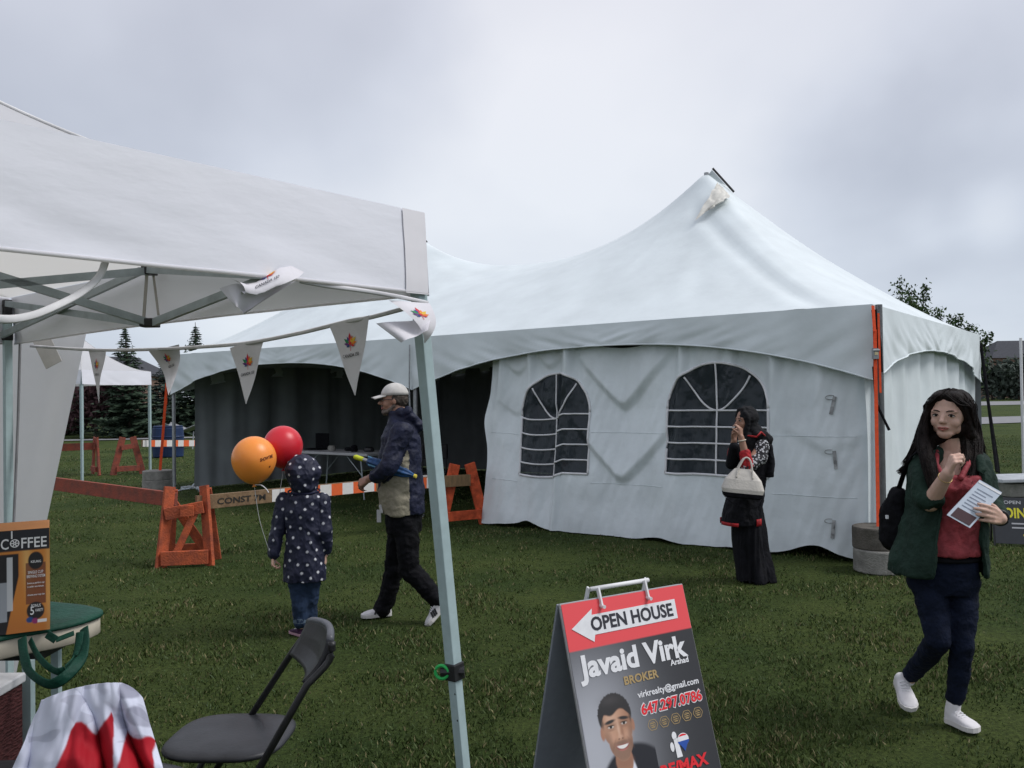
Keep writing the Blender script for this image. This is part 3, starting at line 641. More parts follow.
# ================================================================== pop-up canopies
def canopy(Rc, a, b_, S, eave, val, rise, p_, name, lab, leg_w, full=True, lean=None, mt=None, grp=None, wave=.010, z_under=True, legm='teal'):
    Rc, a, b_ = A(Rc, float), nrm(a), nrm(b_); C = Rc + (a + b_) * S / 2; C[2] = 0
    t = thing(name, C, lab, 'canopy', grp); pol = M['poly']
    W = lambda i, j, z: Rc + a * i + b_ * j + A((0, 0, z))
    def rz(i, j, dz=0.):
        m = 1 - max(abs(i - S / 2), abs(j - S / 2)) / (S / 2); k = abs(abs(i - S / 2) - abs(j - S / 2)) / (S / 2)
        z = eave + rise * max(m, 0) ** p_ - .03 * k * m * (1 - m) * 2
        return W(i, j, z + dz + .006 * nz(i * 1.5, j * 1.5, 2) * min(1, m * 6))
    g_ = list(np.linspace(0, S, 61)); mb = MB(); mb.sheet(lambda i, j: rz(i, j), g_, g_); mb.build('roof', [pol], t, smooth=True)
    mb = MB()
    for c0 in ((0, 0), (0, S), (S, 0), (S, S)):
        pts = []
        for q in np.linspace(0.02, 1, 40): i, j = A(c0) + (A((S / 2, S / 2)) - A(c0)) * q; pts.append(rz(i, j, .004))
        mb.tube(pts, .0045, 6)
    mb.build('hip_seam', [mat('seam_tape', (.70, .69, .68), .7)], t, smooth=True)
    sides = [((0, 0), (1, 0), (0, -1)), ((0, 0), (0, 1), (-1, 0)), ((0, S), (1, 0), (0, 1)), ((S, 0), (0, 1), (1, 0))]
    for k, (o0, du, dn) in enumerate(sides):
        def V_(u, v, off=0.):
            o_ = off + .004 + .014 * v + wave * v * (nz(u * 1.3, v * .7, k) * 1.6 + .7 * nz(u * 4 + v * 3, v * 1.5, k + 3.))
            q = A(o0, float) + A(du, float) * u + A(dn, float) * o_
            return W(q[0], q[1], eave - v * val - .012 * v * math.sin(math.pi * u / S) * (-1) ** k + .0)
        mb = MB(); mb.sheet(V_, list(np.linspace(0, S, 91)), list(np.linspace(0, 1, 12))); va = mb.build('valance', [M['poly_v']], t, smooth=True)
        if full:
            mb = MB(); mb.tube([V_(u, 1.) for u in np.linspace(0, S, 60)], .005, 5); mb.build('hem', [pol], va, smooth=True)
            if k == 0: cpm = mat('corner_patch_cloth', (.78, .76, .79), .8, .03)
            for u0_, u1_ in ((0., .09), (S - .09, S)):
                mb = MB(); mb.sheet(lambda u, v: V_(u, v, .004), list(np.linspace(u0_, u1_, 4)), list(np.linspace(0, 1.02, 10))); mb.build('corner_patch', [cpm], va, smooth=True)
    ztop, zsl, mt_, mbm = eave - .04, eave - .20, eave - .02, eave - .23; ins = .022
    cor = [(ins, ins), (ins, S - ins), (S - ins, S - ins), (S - ins, ins)]
    for i, c in enumerate(cor):
        top = W(c[0], c[1], ztop); bot = W(c[0], c[1], 0.)
        if lean and i in lean: bot = bot + A(lean[i])
        mb = MB(); mid = bot + (top - bot) * .40
        x, y, d = basis(top - bot, a)
        mb.box((mid + top) / 2, (leg_w, leg_w, np.linalg.norm(top - mid)), x, y, d); lg = mb.build('leg', [M[legm]], t, bevel=.003 if full else 0)
        mb = MB(); mb.box((bot + mid) / 2, (leg_w * .84, leg_w * .84, np.linalg.norm(mid - bot) + .1), x, y, d); mb.build('lower_tube', [M[legm]], lg, bevel=.002 if full else 0)
        if full:
            for q in (.045, .10): 
                mb = MB(); c_ = bot + (mid - bot) * (1 - q * 1.6) ; mb.ell(c_ - A((0, leg_w * .42, 0)), (.005, .004, .005)); mb.build('pin_hole', [M['blackp']], lg)
            mb = MB(); mb.box(mid, (leg_w * 1.25, leg_w * 1.25, .05), x, y, d); kn = mb.build('height_clamp', [M['blackp']], lg, bevel=.004)
            mb = MB(); e1 = mid - x * (.05) ; 
            ring = [mid + A((-.036, -.01, .0)) + .019 * A((math.cos(q), -.25 * math.cos(q), math.sin(q))) for q in np.linspace(0, 6.283, 20)]
            mb.tube(ring, .005, 6); mb.build('green_ring', [flat('green_plastic', (.03, .42, .10))], kn)
            mb = MB(); mb.tube([mid + A((-.04, -.006, 0)), mid + A((.03, -.006, 0))], .014, 10); mb.build('knob', [M['blackp']], kn)
            mb = MB(); mb.box(top - A((0, 0, .02)), (leg_w * 1.05, leg_w * 1.05, .09), a, b_); mb.build('corner_bracket', [M['blackp']], t, bevel=.004); mb = MB(); mb.box(W(c[0], c[1], zsl), (leg_w * 1.2, leg_w * 1.2, .05), a, b_); mb.build('corner_bracket', [M['blackp']], t, bevel=.006)
        mb = MB(); mb.box(bot + A((0, 0, .006)), (.09, .09, .012)); mb.build('foot', [M['blackp'] if full else M['steel']], lg)
    if full:
        mb = MB(); bw, bh = .016, .030
        ti = .045; cor = [(ti, ti), (ti, S - ti), (S - ti, S - ti), (S - ti, ti)]
        for i in range(4):
            c0, c1 = A(cor[i]), A(cor[(i + 1) % 4]); mc = (c0 + c1) / 2
            for c in (c0, c1):
                w_ = nrm(mc - c) * .03
                mb.beam(W(*(c + w_), ztop), W(*(mc - w_), mbm), bw, bh); off = nrm(W(S / 2, S / 2, 0) - W(*mc, 0)) * .02
                mb.beam(W(*(c + w_), zsl) + off, W(*(mc - w_), mt_) + off, bw, bh)
        o_ = mb.build('truss', [M['greymetal']], t)
        mb = MB()
        for i in range(4):
            mc = (A(cor[i]) + A(cor[(i + 1) % 4])) / 2; ce = A((S / 2, S / 2)); pq = mc + (ce - mc) * .5
            for h1, h2 in ((mt_, eave - .30), (mbm, eave + .12)): mb.beam(W(*mc, h1), W(*ce, h2), bw, bh)
        mb.tube([W(S / 2, S / 2, eave - .35), W(S / 2, S / 2, eave + rise - .02)], .018, 8)
        mb.build('centre_truss', [M['greymetal']], t)
        for i in range(4):
            mc = (A(cor[i]) + A(cor[(i + 1) % 4])) / 2; mb = MB(); mb.box(W(*mc, mt_), (.05, .05, .035)); mb.box(W(*mc, mbm), (.065, .055, .035)); mb.build('truss_joint', [M['blackp']], t, bevel=.004)
            mb = MB(); ribbon(mb, W(*mc, mt_) + A((-.005, -.01, 0)), W(*mc, mbm) + A((-.02, -.01, .02)), .012); ribbon(mb, W(*mc, mt_) + A((.01, .01, 0)), W(*mc, mbm) + A((.035, .0, .03)), .009); mb.build('tension_strap', [mat('beige_webbing', (.42, .40, .37), .9)], t)
    return t, W
CR = A((-.256, 2.5, 0)); CA = A((-.629, -.777, 0)); CB = A((-.777, .629, 0))
# the outer corner leg is splayed
near, NW = canopy(CR, CA, CB, 3.0, 2.22, .238, .92, 1.9, 'popup_canopy', 'white pop-up canopy in the foreground with pale green legs and pennants', .036, lean={0: (.175, 0.02, 0)})
ca = A((G(151, 474)[0], 19.4, 0.)); cb2 = A((P(86, 480, 17.6)[0], 17.6, 0.)); dd = nrm(cb2 - ca); Sc = np.linalg.norm(cb2 - ca)
canopy(ca, dd, A((-abs(dd[1]), abs(dd[0]), 0)) if dd[0] < 0 else (-1, 0, 0), Sc + .1, 2.33, .30, .75, 1.7, 'popup_canopy', 'small white pop-up canopy in the distance beside the spruces', .05, full=False)
# side wall hanging at the left of the near canopy
fl = NW(.02, 2.62, 0)
sw = MB()
# hung between two points on the far frame, cut on a slant
def SWf(u, v):
    top = P(-95 + 183 * u, 330, 4.62 - .15 * u); bot = P(-130 + 140 * u, 702, 4.62 - .15 * u); p = top * (1 - v) + bot * v
    p = p + A((0, .03 * nz(u * 5, v * 1.2, 1.) + .012 * math.sin(u * 17 + v * 2), 0)); p[2] = max(p[2], .02); return p
sw.sheet(SWf, list(np.linspace(0, 1, 40)), list(np.linspace(0, 1, 40)))
swm = mat('side_wall_cloth', (.74, .73, .74), .8, .04, 3, .2, 10); translucent(swm, .6, (.85, .84, .82)); o = sw.build('side_wall', [swm], near, smooth=True)
# binding strips by the left leg
mb = MB(); ribbon(mb, P(38, 332, 4.42), P(54, 365, 4.40), .09); mb.build('velcro_strap', [mat('beige_cloth', (.48, .46, .42), .9)], near)
mb = MB(); mb.tube([P(20, 342, 4.38), P(18, 420, 4.36), P(13, 540, 4.30), P(10, 640, 4.28)], .007, 5); mb.build('side_cord', [mat('grey_cord', (.2, .2, .21))], near)
# drawstring tape under the near valance
mb = MB(); pts = [P(107, 255, 1.80), P(100, 275, 1.79), P(82, 292, 1.76), P(58, 305, 1.72), P(30, 316, 1.68), P(0, 319, 1.64), P(-40, 310, 1.6)]
def smooth_pts(p, k=6):
    o = [];n = len(p)
    for i in range(n - 1):
        p0, p1, p2, p3 = p[max(i - 1, 0)], p[i], p[i + 1], p[min(i + 2, n - 1)]
        for t in np.linspace(0, 1, k, endpoint=False): o.append(.5 * (2 * p1 + (p2 - p0) * t + (2 * p0 - 5 * p1 + 4 * p2 - p3) * t * t + (3 * p1 - p0 - 3 * p2 + p3) * t ** 3))
    return o + [p[-1]]
mb.tube(smooth_pts(pts), .0085, 8, flat=.3, hint=(0, 1, 0)); mb.build('hanging_tape', [mat('white_tape', (.75, .74, .74), .6)], near, smooth=True)

# ---- bunting of pennants (one string, each pennant a part)
penm = mat('pennant_cloth', (.70, .68, .71), .75, .04, 8, .1, 30); logoc = [flat('leaf_' + n, c) for n, c in (('red', (.62, .03, .05)), ('orange', (.80, .22, .03)), ('yellow', (.75, .50, .05)), ('green', (.03, .25, .10)), ('blue', (.03, .06, .25)), ('purple', (.14, .04, .20)), ('ink', (.06, .06, .07)))]
def leaf_logo(mb, F, s):
    """maple leaf of pointed diamonds around a stem; F(x,y)->point"""
    for ang, l, wd_, off, c in ((90, 1.0, .16, .05, 0), (62, .72, .13, .08, 1), (118, .72, .13, .08, 4), (38, .92, .17, .0, 2), (142, .92, .17, .0, 3), (14, .80, .15, -.06, 1), (166, .80, .15, -.06, 5), (-12, .52, .11, -.1, 0), (192, .52, .11, -.1, 4), (75, .45, .10, .0, 2), (105, .45, .1, 0, 0)):
        a_ = R_(ang); d = A((math.cos(a_), math.sin(a_))); n = A((-d[1], d[0])); o = A((0, off))
        q = [o + d * .06, o + d * l * .55 + n * wd_, o + d * l, o + d * l * .55 - n * wd_]
        mb.add([F(*(p * s)) for p in q], [(0, 1, 2, 3)], c)
    mb.add([F(.17 * s * math.cos(a) , .06 * s + .17 * s * math.sin(a)) + (F(0, 0) - F(0, 0)) + A((0, -.0008, 0)) for a in np.linspace(0, 6.283, 9)[:-1]], [tuple(range(8))], 0)
    mb.add([F(-.03 * s, -.6 * s), F(.03 * s, -.6 * s), F(.02 * s, .1 * s), F(-.02 * s, .1 * s)], [(0, 1, 2, 3)], 0)
def pennant(root, F, w_, h_, logo_y, ls, flip=1, text=True):
    """F(u, v, lift) maps pennant plane (u across, v down) to world"""
    mb = MB(); n = 14; vs, fs = [], []
    for j in range(n):
        v = j / (n - 1) * .985; 
        for i in range(7): vs.append(F((i / 6 - .5) * w_ * (1 - v), v * h_, 0))
    for j in range(n - 1):
        for i in range(6): fs.append((j * 7 + i, j * 7 + i + 1, (j + 1) * 7 + i + 1, (j + 1) * 7 + i))
    mb.add(vs, fs); pe = mb.build('pennant', [penm], root, smooth=True)
    mb = MB(); leaf_logo(mb, lambda x, y: F(x * flip, logo_y - y, .0025), ls); 
    if text:
        o = F(0, logo_y + ls * 1.15, .0025); exx = nrm(F(.01 * flip, logo_y + ls * 1.15, .0025) - o); eyy = nrm(F(0, logo_y + ls * 1.15 - .01, .0025) - o)
        tb = MB(); txt(tb, 'CANADA 150', o - exx * ls * 1.0, exx, eyy, ls * .42, .02, m=6, lift=.001, width=ls * 2.0); mb.v += [] ; b0 = len(mb.v); mb.v += tb.v; mb.f += [tuple(i + b0 for i in f) for f in tb.f]; mb.m += [6] * len(tb.f)
    mb.build('leaf_emblem', logoc, pe)
bn_ = thing('pennant_string', NW(.0, 1.5, 1.9), 'string of white leaf pennants hung between the two far canopy legs', 'bunting')
anch = [P(425, 303, 2.50), P(372, 317, 2.66), P(349, 321, 2.72), P(300, 333, 2.9), P(247, 343, 3.1), P(200, 347, 3.32), P(163, 349, 3.49), P(97, 350, 3.87), P(30, 346, 4.4)]
mb = MB(); sp_ = smooth_pts(anch, 8); mb.tube(sp_, .007, 6, flat=.4, hint=(0, 1, 0)); mb.build('string', [mat('bunting_tape', (.66, .65, .66), .8)], bn_, smooth=True)
bd = CB
for (px, py, d, w_, h_, tw, sw_, seed) in ((349, 321, 2.72, .195, .245, 0, -.16, 1.), (247, 343, 3.1, .20, .225, -.08, .02, 2.), (97, 350, 3.87, .20, .245, .1, -.10, 4.)):
    o = P(px, py, d); ex = -nrm(CB * A((1, 1, 0)) + A((0, tw, 0)))
    ex[2] = {349: .12, 247: .14, 97: .0}[px]; nn = nrm(np.cross(ex, (0, 0, 1))); nn = nn if nn[1] < 0 else -nn
    if px == 349: k_ = .0
    F = lambda u, v, l, o=o, ex=ex, nn=nn, sw_=sw_, seed=seed: o + ex * u + A((0, 0, -v)) + nn * (l + .012 * nz(u * 9, v * 6, seed)) + ex * (-sw_) * v * .6
    pennant(bn_, F, w_, h_, .075, .036)
# twisted pennant
o = P(163, 349, 3.49)
def Fx(u, v, l): return o + A((u * .75 + .10 * v, -u * .25 + .05 * math.sin(v * 14), -v * .8 + .30 * max(0, u) * (.6 + v) + .0)) + A((0, -l - .02 * nz(u * 15, v * 9), 0))
pennant(bn_, Fx, .19, .24, .055, .034)
# second string under the near valance
b2_ = thing('pennant_string', NW(.5, 0, 1.95), 'white leaf pennant string blown up under the foreground valance', 'bunting')
mb = MB(); mb.tube(smooth_pts([P(428, 303, 2.47), P(400, 297, 2.36), P(365, 291, 2.28), P(328, 286, 2.2), P(300, 281, 2.13)]), .006, 6, flat=.4, hint=(0, 1, 0)); mb.build('string', [mat('bunting_tape2', (.66, .65, .67), .7)], b2_, smooth=True)
def Fa(u, v, l):   # u along the valance, tip folded to the lower left
    base = P(270 + u * 330, 276, 2.06) if False else P(268, 275, 2.06) + A((.75, .5, 0)) * u * 1.0
    return base + A((-.18 * v + .02 * math.sin(v * 20), -.05 * math.sin(v * 10) - l - .015 * nz(u * 12, v * 9, 3.), -.42 * v + .05 * nz(u * 8, v * 8) - .12 * u * (v * 3)))
pennant(b2_, Fa, .20, .20, .016, .032)
mb = MB()   # folded back half of that pennant, lying sideways
F2 = lambda u, v: (P(221, 289, 2.03) * (1 - u) + P(298, 281, 2.09) * u) * (1 - v) + (P(238, 309, 2.02) * (1 - u) + P(246, 313, 2.05) * u) * v + A((0, -.012 * math.sin(u * 7) - .01, .006 * math.sin(u * 6)))
mb.sheet(F2, list(np.linspace(0, 1, 14)), list(np.linspace(0, 1, 8))); mb.build('pennant', [penm], b2_, smooth=True)
def Fb(u, v, l):
    base = P(411, 303, 2.42) + A((.80, .60, 0)) * u
    return base + A((.05 * math.sin(v * 12), -.04 * math.sin(v * 9 + 1) - l - .012 * nz(u * 12, v * 10, 9.), -.62 * v))
pennant(b2_, Fb, .13, .19, .062, .034, text=False)
mb = MB()
F3 = lambda u, v: (P(377, 324, 2.38) * (1 - u) + P(432, 319, 2.44) * u) * (1 - v) + (P(402, 343, 2.36) * (1 - u) + P(429, 331, 2.38) * u) * v + A((0, -.014 * math.sin(u * 8) - .018, 0))
mb.sheet(F3, list(np.linspace(0, 1, 14)), list(np.linspace(0, 1, 8))); mb.build('pennant', [penm], b2_, smooth=True)
# ================================================================== sandwich board in front
def painted(name, F, w_, h_, fn, nx, ny, parent, rough=.45):
    """a printed picture: colours per vertex, fn(x,y)->rgb with x 0..w, y 0..h (up)"""
    mb = MB(); xs, ys = np.linspace(0, w_, nx), np.linspace(0, h_, ny); mb.sheet(lambda x, y: F(x, y), list(xs), list(ys))
    m = bpy.data.materials.new(name + '_print'); m.use_nodes = True; nt = m.node_tree; b = nt.nodes['Principled BSDF']; b.inputs['Roughness'].default_value = rough
    at = nd(nt, 'ShaderNodeAttribute', attribute_name='print'); nt.links.new(at.outputs['Color'], b.inputs['Base Color'])
    o = mb.build(name, m, parent); ca = o.data.color_attributes.new('print', 'FLOAT_COLOR', 'POINT')
    X, Y = np.meshgrid(xs, ys); c = fn(X, Y).reshape(-1, 3); c4 = np.ones((len(c), 4)); c4[:, :3] = c; ca.data.foreach_set('color', c4.ravel()); return o
def sstep(a, b, x): t = np.clip((x - a) / (b - a), 0, 1); return t * t * (3 - 2 * t)
def over(C, col, a): a = np.clip(a, 0, 1)[..., None]; return C * (1 - a) + A(col) * a
def ellm(X, Y, cx, cy, rx, ry, soft=.12, rot=0.):
    c, s = math.cos(rot), math.sin(rot); x, y = (X - cx) * c + (Y - cy) * s, -(X - cx) * s + (Y - cy) * c
    return 1 - sstep(1 - soft, 1 + soft, np.sqrt((x / rx) ** 2 + (y / ry) ** 2))
SH = .93; T1 = P(559.5, 602.5, 3.05); T1[2] = SH; T2 = P(682.5, 583, 3.35); T2[2] = SH
ex = nrm(T2 - T1); SWD = float(np.linalg.norm(T2 - T1)); no = A((ex[1], -ex[0], 0.)); spl = .28
ey = nrm(A((0, 0, SH)) - no * spl); SL = math.hypot(SH, spl); nf = np.cross(ex, ey)
t = thing('sandwich_board', (T1 + T2) / 2 * A((1, 1, 0)), 'grey and red OPEN HOUSE sandwich board standing on the grass in front', 'sign')
bot = T1 - ey * SL; F = lambda x, y, l=0.: bot + ex * x + ey * y + nf * l
grey_pl = flat('grey_plastic_panel', (.26, .28, .32), .5); edge = flat('pale_panel_edge', (.35, .35, .36))
mb = MB(); mb.box(F(SWD / 2, SL / 2, -.006), (SWD, SL, .011), ex, ey, nf); fp = mb.build('front_panel', [edge], t, bevel=.002)
eyb = nrm(A((0, 0, SH)) + no * .25); nb_ = np.cross(ex, eyb); SLb = math.hypot(SH, .25); bb = T1 - no * .016 - A((0, 0, .006)) - eyb * SLb
mb = MB(); mb.box(bb + ex * SWD / 2 + eyb * SLb / 2, (SWD, SLb, .011), ex, eyb, nb_); mb.build('back_panel', [grey_pl], t, bevel=.002)
def bgf(X, Y):
    u, v = X / SWD, Y / SL; C = np.ones(X.shape + (3,)) * A((.028, .028, .032))
    g = np.exp(-((u - .0) / .42) ** 2) * sstep(.97, .35, v) * .9 + .35 * np.exp(-((u - .15) / .35) ** 2 - ((v - .62) / .25) ** 2)
    C = over(C, (.42, .43, .47), g); C = over(C, (.80, .075, .085), sstep(1 - .1685 / SL, 1 - .1665 / SL, v)); return C
painted('printed_background', lambda x, y: F(x + .004, y, .002), SWD - .008, SL - .004, bgf, 90, 180, fp)
mb = MB(); Wm_ = [flat('print_white', (.78, .78, .80), .45), flat('print_dark', (.035, .035, .045), .45), flat('print_gold', (.42, .30, .14), .45), flat('print_red', (.75, .03, .04), .45), flat('print_blue', (.03, .09, .38), .45)]
KY = .79
aw = SWD
mb.add([F(*q, .004) for q in ((.030, SL - .093), (.118, SL - .150), (.126, SL - .126), (aw - .062, SL - .124), (aw - .060, SL - .052), (.126, SL - .056), (.132, SL - .034))], [(0, 1, 2, 3, 4, 5, 6)], 0)
txt(mb, 'OPEN HOUSE', F(.115, SL - .111, .004), ex, ey, .066, .03, m=1, width=aw - .062 - .115 - .018)
txt(mb, 'Javaid Virk', F(.030, SL - .262, .003), ex, ey, .105, .035, m=0, width=.505)
txt(mb, 'Arshad', F(.440, SL - .287, .003), ex, ey, .028, .03, m=0, width=.090)
txt(mb, 'BROKER', F(.215, SL - .316, .003), ex, ey, .040, .03, m=2, width=.160)
txt(mb, 'virkrealty@gmail.com', F(.262, SL - .370, .003), ex, ey, .031, .022, m=0, width=.295)
txt(mb, '647.297.0786', F(.262, SL - .430, .003), ex, ey, .053, .075, m=0, width=.298); txt(mb, '647.297.0786', F(.265, SL - .4285, .0045), ex, ey, .050, .03, m=3, width=.292)
for k in range(5):   # row of five award medals in outline
    c = (.305 + k * .0545, SL - .470)
    for r0, r1 in ((.0200, .0225), (.012, .0135)):
        n = 22; vs, fs = [], []
        for j in range(n):
            a = j / n * 6.283; wob = 1 + .06 * math.cos(a * 6)
            vs += [F(c[0] + r * wob * math.cos(a), c[1] + r * .85 * wob * math.sin(a), .0035) for r in (r0, r1)]
        mb.add(vs, [(2 * j, 2 * j + 1, (2 * j + 3) % (2 * n), (2 * j + 2) % (2 * n)) for j in range(n)], 2)
    for q in ((-.010, .004, .010, .007), (-.009, -.003, .008, 0), (-.007, -.009, .007, -.006)): mb.add([F(c[0] + q[0], c[1] + q[1], .0035), F(c[0] + q[2], c[1] + q[1], .0035), F(c[0] + q[2], c[1] + q[3], .0035), F(c[0] + q[0], c[1] + q[3], .0035)], [(0, 1, 2, 3)], 2)
# emblem: small balloon beside an upright figure
def disc(cx, cy, rx, ry, m, l=.004, a0=0, a1=2 * math.pi, n=28, pts=()): mb.add([F(cx + rx * math.cos(a), cy + ry * math.sin(a), l) for a in np.linspace(a0, a1, n, endpoint=abs(a1 - a0) < 6.2)] + [F(*p, l) for p in pts], [tuple(range(n + len(pts)))], m)
bx_, by_ = .428, SL - .545
disc(bx_, by_, .027, .022, 0); disc(bx_, by_ + .006, .023, .013, 3, .0045, .5, math.pi - .5); disc(bx_, by_ - .004, .027, .016, 4, .0045, math.pi, 2 * math.pi, pts=[]); mb.add([F(bx_ - .018, by_ - .014, .0046), F(bx_, by_ - .040, .0046), F(bx_ + .018, by_ - .014, .0046)], [(0, 1, 2)], 4)
disc(.390, SL - .525, .011, .014, 0); mb.add([F(.384, SL - .535, .004), F(.386, SL - .600, .004), F(.412, SL - .600, .004), F(.402, SL - .535, .004)], [(0, 1, 2, 3)], 0); disc(.372, SL - .560, .009, .016, 0)
txt(mb, 'RE/MAX', F(.300, SL - .648, .004), ex, ey, .055, .04, m=3, width=.225)
mb.build('lettering', Wm_, fp)
# printed portrait of a man in a suit (soft print)
PW, PH, PR0 = .30, .385, .325
def portrait(X, Y):
    u, v = X / SWD, (Y + SL - PR0 - PH) / SL; C = bgf(X + .006, (Y + SL - PR0 - PH)); x, y = X, Y
    X, Y = X * 1.18 + .0, Y * 1.18; cx, cy = .170, .31; x, y = X, Y
    sui = (.016, .016, .022); m_ = np.maximum(ellm(x, y, cx + .012, -.03, .165, .19, .06), 0); m_ = np.maximum(m_, ellm(x, y, cx + .055, .02, .20, .215, .05)); C = over(C, sui, m_)
    C = over(C, (.70, .72, .78), ellm(x, y, cx + .014, .095, .050, .110, .1) * sstep(.01, .03, y)); C = over(C, (.02, .02, .03), ellm(x, y, cx + .026, .035, .014, .08, .2))
    sk = (.47, .25, .155); hair = (.030, .027, .027)
    ang = np.arctan2(y - cy - .03, x - cx); jag = 1 + (.012 * np.sin(ang * 31) + .010 * np.sin(ang * 53 + 1)) * (y > cy + .06)
    C = over(C, (.36, .18, .11), ellm(x, y, cx + .006, cy - .13, .044, .060, .10)); C = over(C, (.30, .15, .10), .7 * ellm(x, y, cx + .008, cy - .135, .040, .022, .5))
    rr_ = np.sqrt(((x - cx + .004) / .086) ** 2 + ((y - cy - .048) / .088) ** 2) * jag; C = over(C, hair, 1 - sstep(.94, 1.04, rr_))
    C = over(C, (.40, .20, .13), ellm(x, y, cx - .079, cy - .012, .011, .026, .3)); C = over(C, (.38, .19, .12), ellm(x, y, cx + .080, cy - .004, .009, .024, .3))
    f = np.maximum(ellm(x, y, cx, cy + .004, .077, .082, .05), ellm(x, y, cx + .005, cy - .055, .060, .068, .06)); f = np.maximum(f, ellm(x, y, cx + .008, cy - .105, .034, .028, .12)); C = over(C, sk, f)
    lit = np.exp(-((x - cx + .028) / .045) ** 2 - ((y - cy - .035) / .05) ** 2); C = over(C, (.66, .42, .30), .75 * lit * f); C = over(C, (.30, .15, .09), .65 * f * sstep(.02, .075, x - cx)); C = over(C, (.33, .17, .10), .45 * f * sstep(-.045, -.078, x - cx))
    top = cy + .058 + .010 * np.sin((x - cx) * 60) - .35 * np.clip(np.abs(x - cx) - .045, 0, 1); C = over(C, hair, (1 - sstep(.95, 1.03, rr_)) * sstep(-.004, .006, y - top)); C = over(C, hair, sstep(.062, .074, np.abs(x - cx)) * f * sstep(cy - .005, cy + .03, y))
    C = over(C, (.10, .09, .09), .35 * np.exp(-((x - cx + .02) / .05) ** 2 - ((y - cy - .11) / .02) ** 2))
    for k in (-1, 1): C = over(C, (.62, .36, .25), .55 * ellm(x, y, cx + .006 + k * .038, cy - .036, .022, .018, .9))
    C = over(C, (.17, .11, .085), .62 * f * ellm(x, y, cx + .008, cy - .095, .062, .042, .45)); C = over(C, (.18, .11, .08), .5 * f * (ellm(x, y, cx - .055, cy - .06, .018, .05, .6) + ellm(x, y, cx + .066, cy - .055, .018, .05, .6)))
    C = over(C, (.17, .10, .08), .55 * ellm(x, y, cx + .009, cy - .060, .034, .007, .6))
    for sx, dy in ((-.033, 0), (.036, .004)):
        C = over(C, (.27, .14, .09), .75 * ellm(x, y, cx + sx, cy + .010 + dy, .025, .015, .7)); C = over(C, hair, ellm(x, y, cx + sx * 1.05, cy + .027 + dy, .027, .0068, .45, .13 if sx < 0 else -.13))
        C = over(C, (.60, .55, .50), ellm(x, y, cx + sx, cy + .006 + dy, .0145, .0046, .35)); C = over(C, (.016, .010, .008), ellm(x, y, cx + sx, cy + .007 + dy, .0066, .0060, .3)); C = over(C, (.03, .02, .015), ellm(x, y, cx + sx, cy + .0115 + dy, .017, .0022, .5)); C = over(C, (.34, .18, .12), .6 * ellm(x, y, cx + sx, cy - .006 + dy, .016, .003, .7))
    C = over(C, (.27, .13, .08), .55 * ellm(x, y, cx + .020, cy - .020, .007, .030, .8)); C = over(C, (.70, .46, .34), .6 * ellm(x, y, cx + .003, cy - .012, .006, .030, .8)); C = over(C, (.62, .38, .27), .6 * ellm(x, y, cx + .006, cy - .038, .013, .009, .7))
    for k in (-1, 1): C = over(C, (.12, .06, .04), .7 * ellm(x, y, cx + .007 + k * .009, cy - .0455, .005, .003, .5))
    m_ = y - (cy - .078) - 7 * (x - cx - .01) ** 2
    C = over(C, (.30, .09, .075), ellm(x, m_ + cy - .078, cx + .010, cy - .080, .034, .0125, .2)); C = over(C, (.80, .77, .74), ellm(x, m_ + cy - .078, cx + .010, cy - .078, .028, .0068, .25)); C = over(C, (.45, .17, .14), .8 * ellm(x, m_ + cy - .078, cx + .010, cy - .0905, .022, .0035, .4))
    for k in (-1, 1): C = over(C, (.24, .12, .08), .5 * ellm(x, y, cx + .010 + k * .042, cy - .066, .005, .022, .8, k * .5))
    return C
painted('portrait_print', lambda x, y: F(x + .006, y + SL - PR0 - PH, .0028), PW - .01, PH, portrait, 230, 290, fp)
mb = MB(); hz = SH + .028; h0, h1 = F(.245 - .03, SL - .018, .008), F(.245 + .25, SL - .018, .008); 
def hp(x, z, o=0.): q = T1 + ex * x - no * (.018 - o); q[2] = z; return q
mb.tube([hp(.150, SH + .030), hp(.425, SH + .030)], .0085, 8)
mb.build('carry_handle', [M['white']], t, smooth=True)
for x in (.175, .395):
    mb = MB(); mb.beam(hp(x, SH - .035, .036), hp(x, SH + .034, .012), .016, .007, ex); mb.tube([hp(x, SH - .028, .052), hp(x, SH - .028, .02)], .007, 8); mb.build('handle_bracket', [M['white']], t)
mb = MB(); mb.beam(hp(.150, SH - .02, -.03), hp(.150, SH + .034, -.012), .016, .007, ex); mb.beam(hp(.425, SH - .02, -.03), hp(.425, SH + .034, -.012), .016, .007, ex); mb.build('handle_bracket', [M['white']], t)

# ================================================================== JOIN US board at the right edge
q0, q1 = G(1001, 546), G(1046, 546); d_ = q0[1]
t = thing('chalk_sign', (P(1012, 540, d_)[0], d_, 0), 'low dark grey JOIN US board with yellow lettering behind the young woman', 'sign')
ex_ = nrm(P(1040, 500, d_ - .15) - P(995, 506, d_)) ; ex_[2] = 0; ex_ = nrm(ex_); bl = P(996, 544, d_); bl[2] = .04; eyv = nrm(A((0, .18, .45))); eyv = nrm(eyv - ex_ * np.dot(eyv, ex_)); nn_ = np.cross(ex_, eyv)
F2_ = lambda x, y, l=0.: bl + ex_ * x + eyv * y + nn_ * l
mb = MB(); mb.box(F2_(.33, .24, 0), (.66, .50, .012), ex_, eyv, nn_); pn = mb.build('panel', [flat('dark_grey_print', (.045, .048, .055))], t)
mb = MB(); txt(mb, 'JOIN US', F2_(.05, .27, .007), ex_, eyv, .15, .03, m=0, width=.42); txt(mb, 'OPEN', F2_(.10, .42, .007), ex_, eyv, .05, .02, m=1, width=.16)
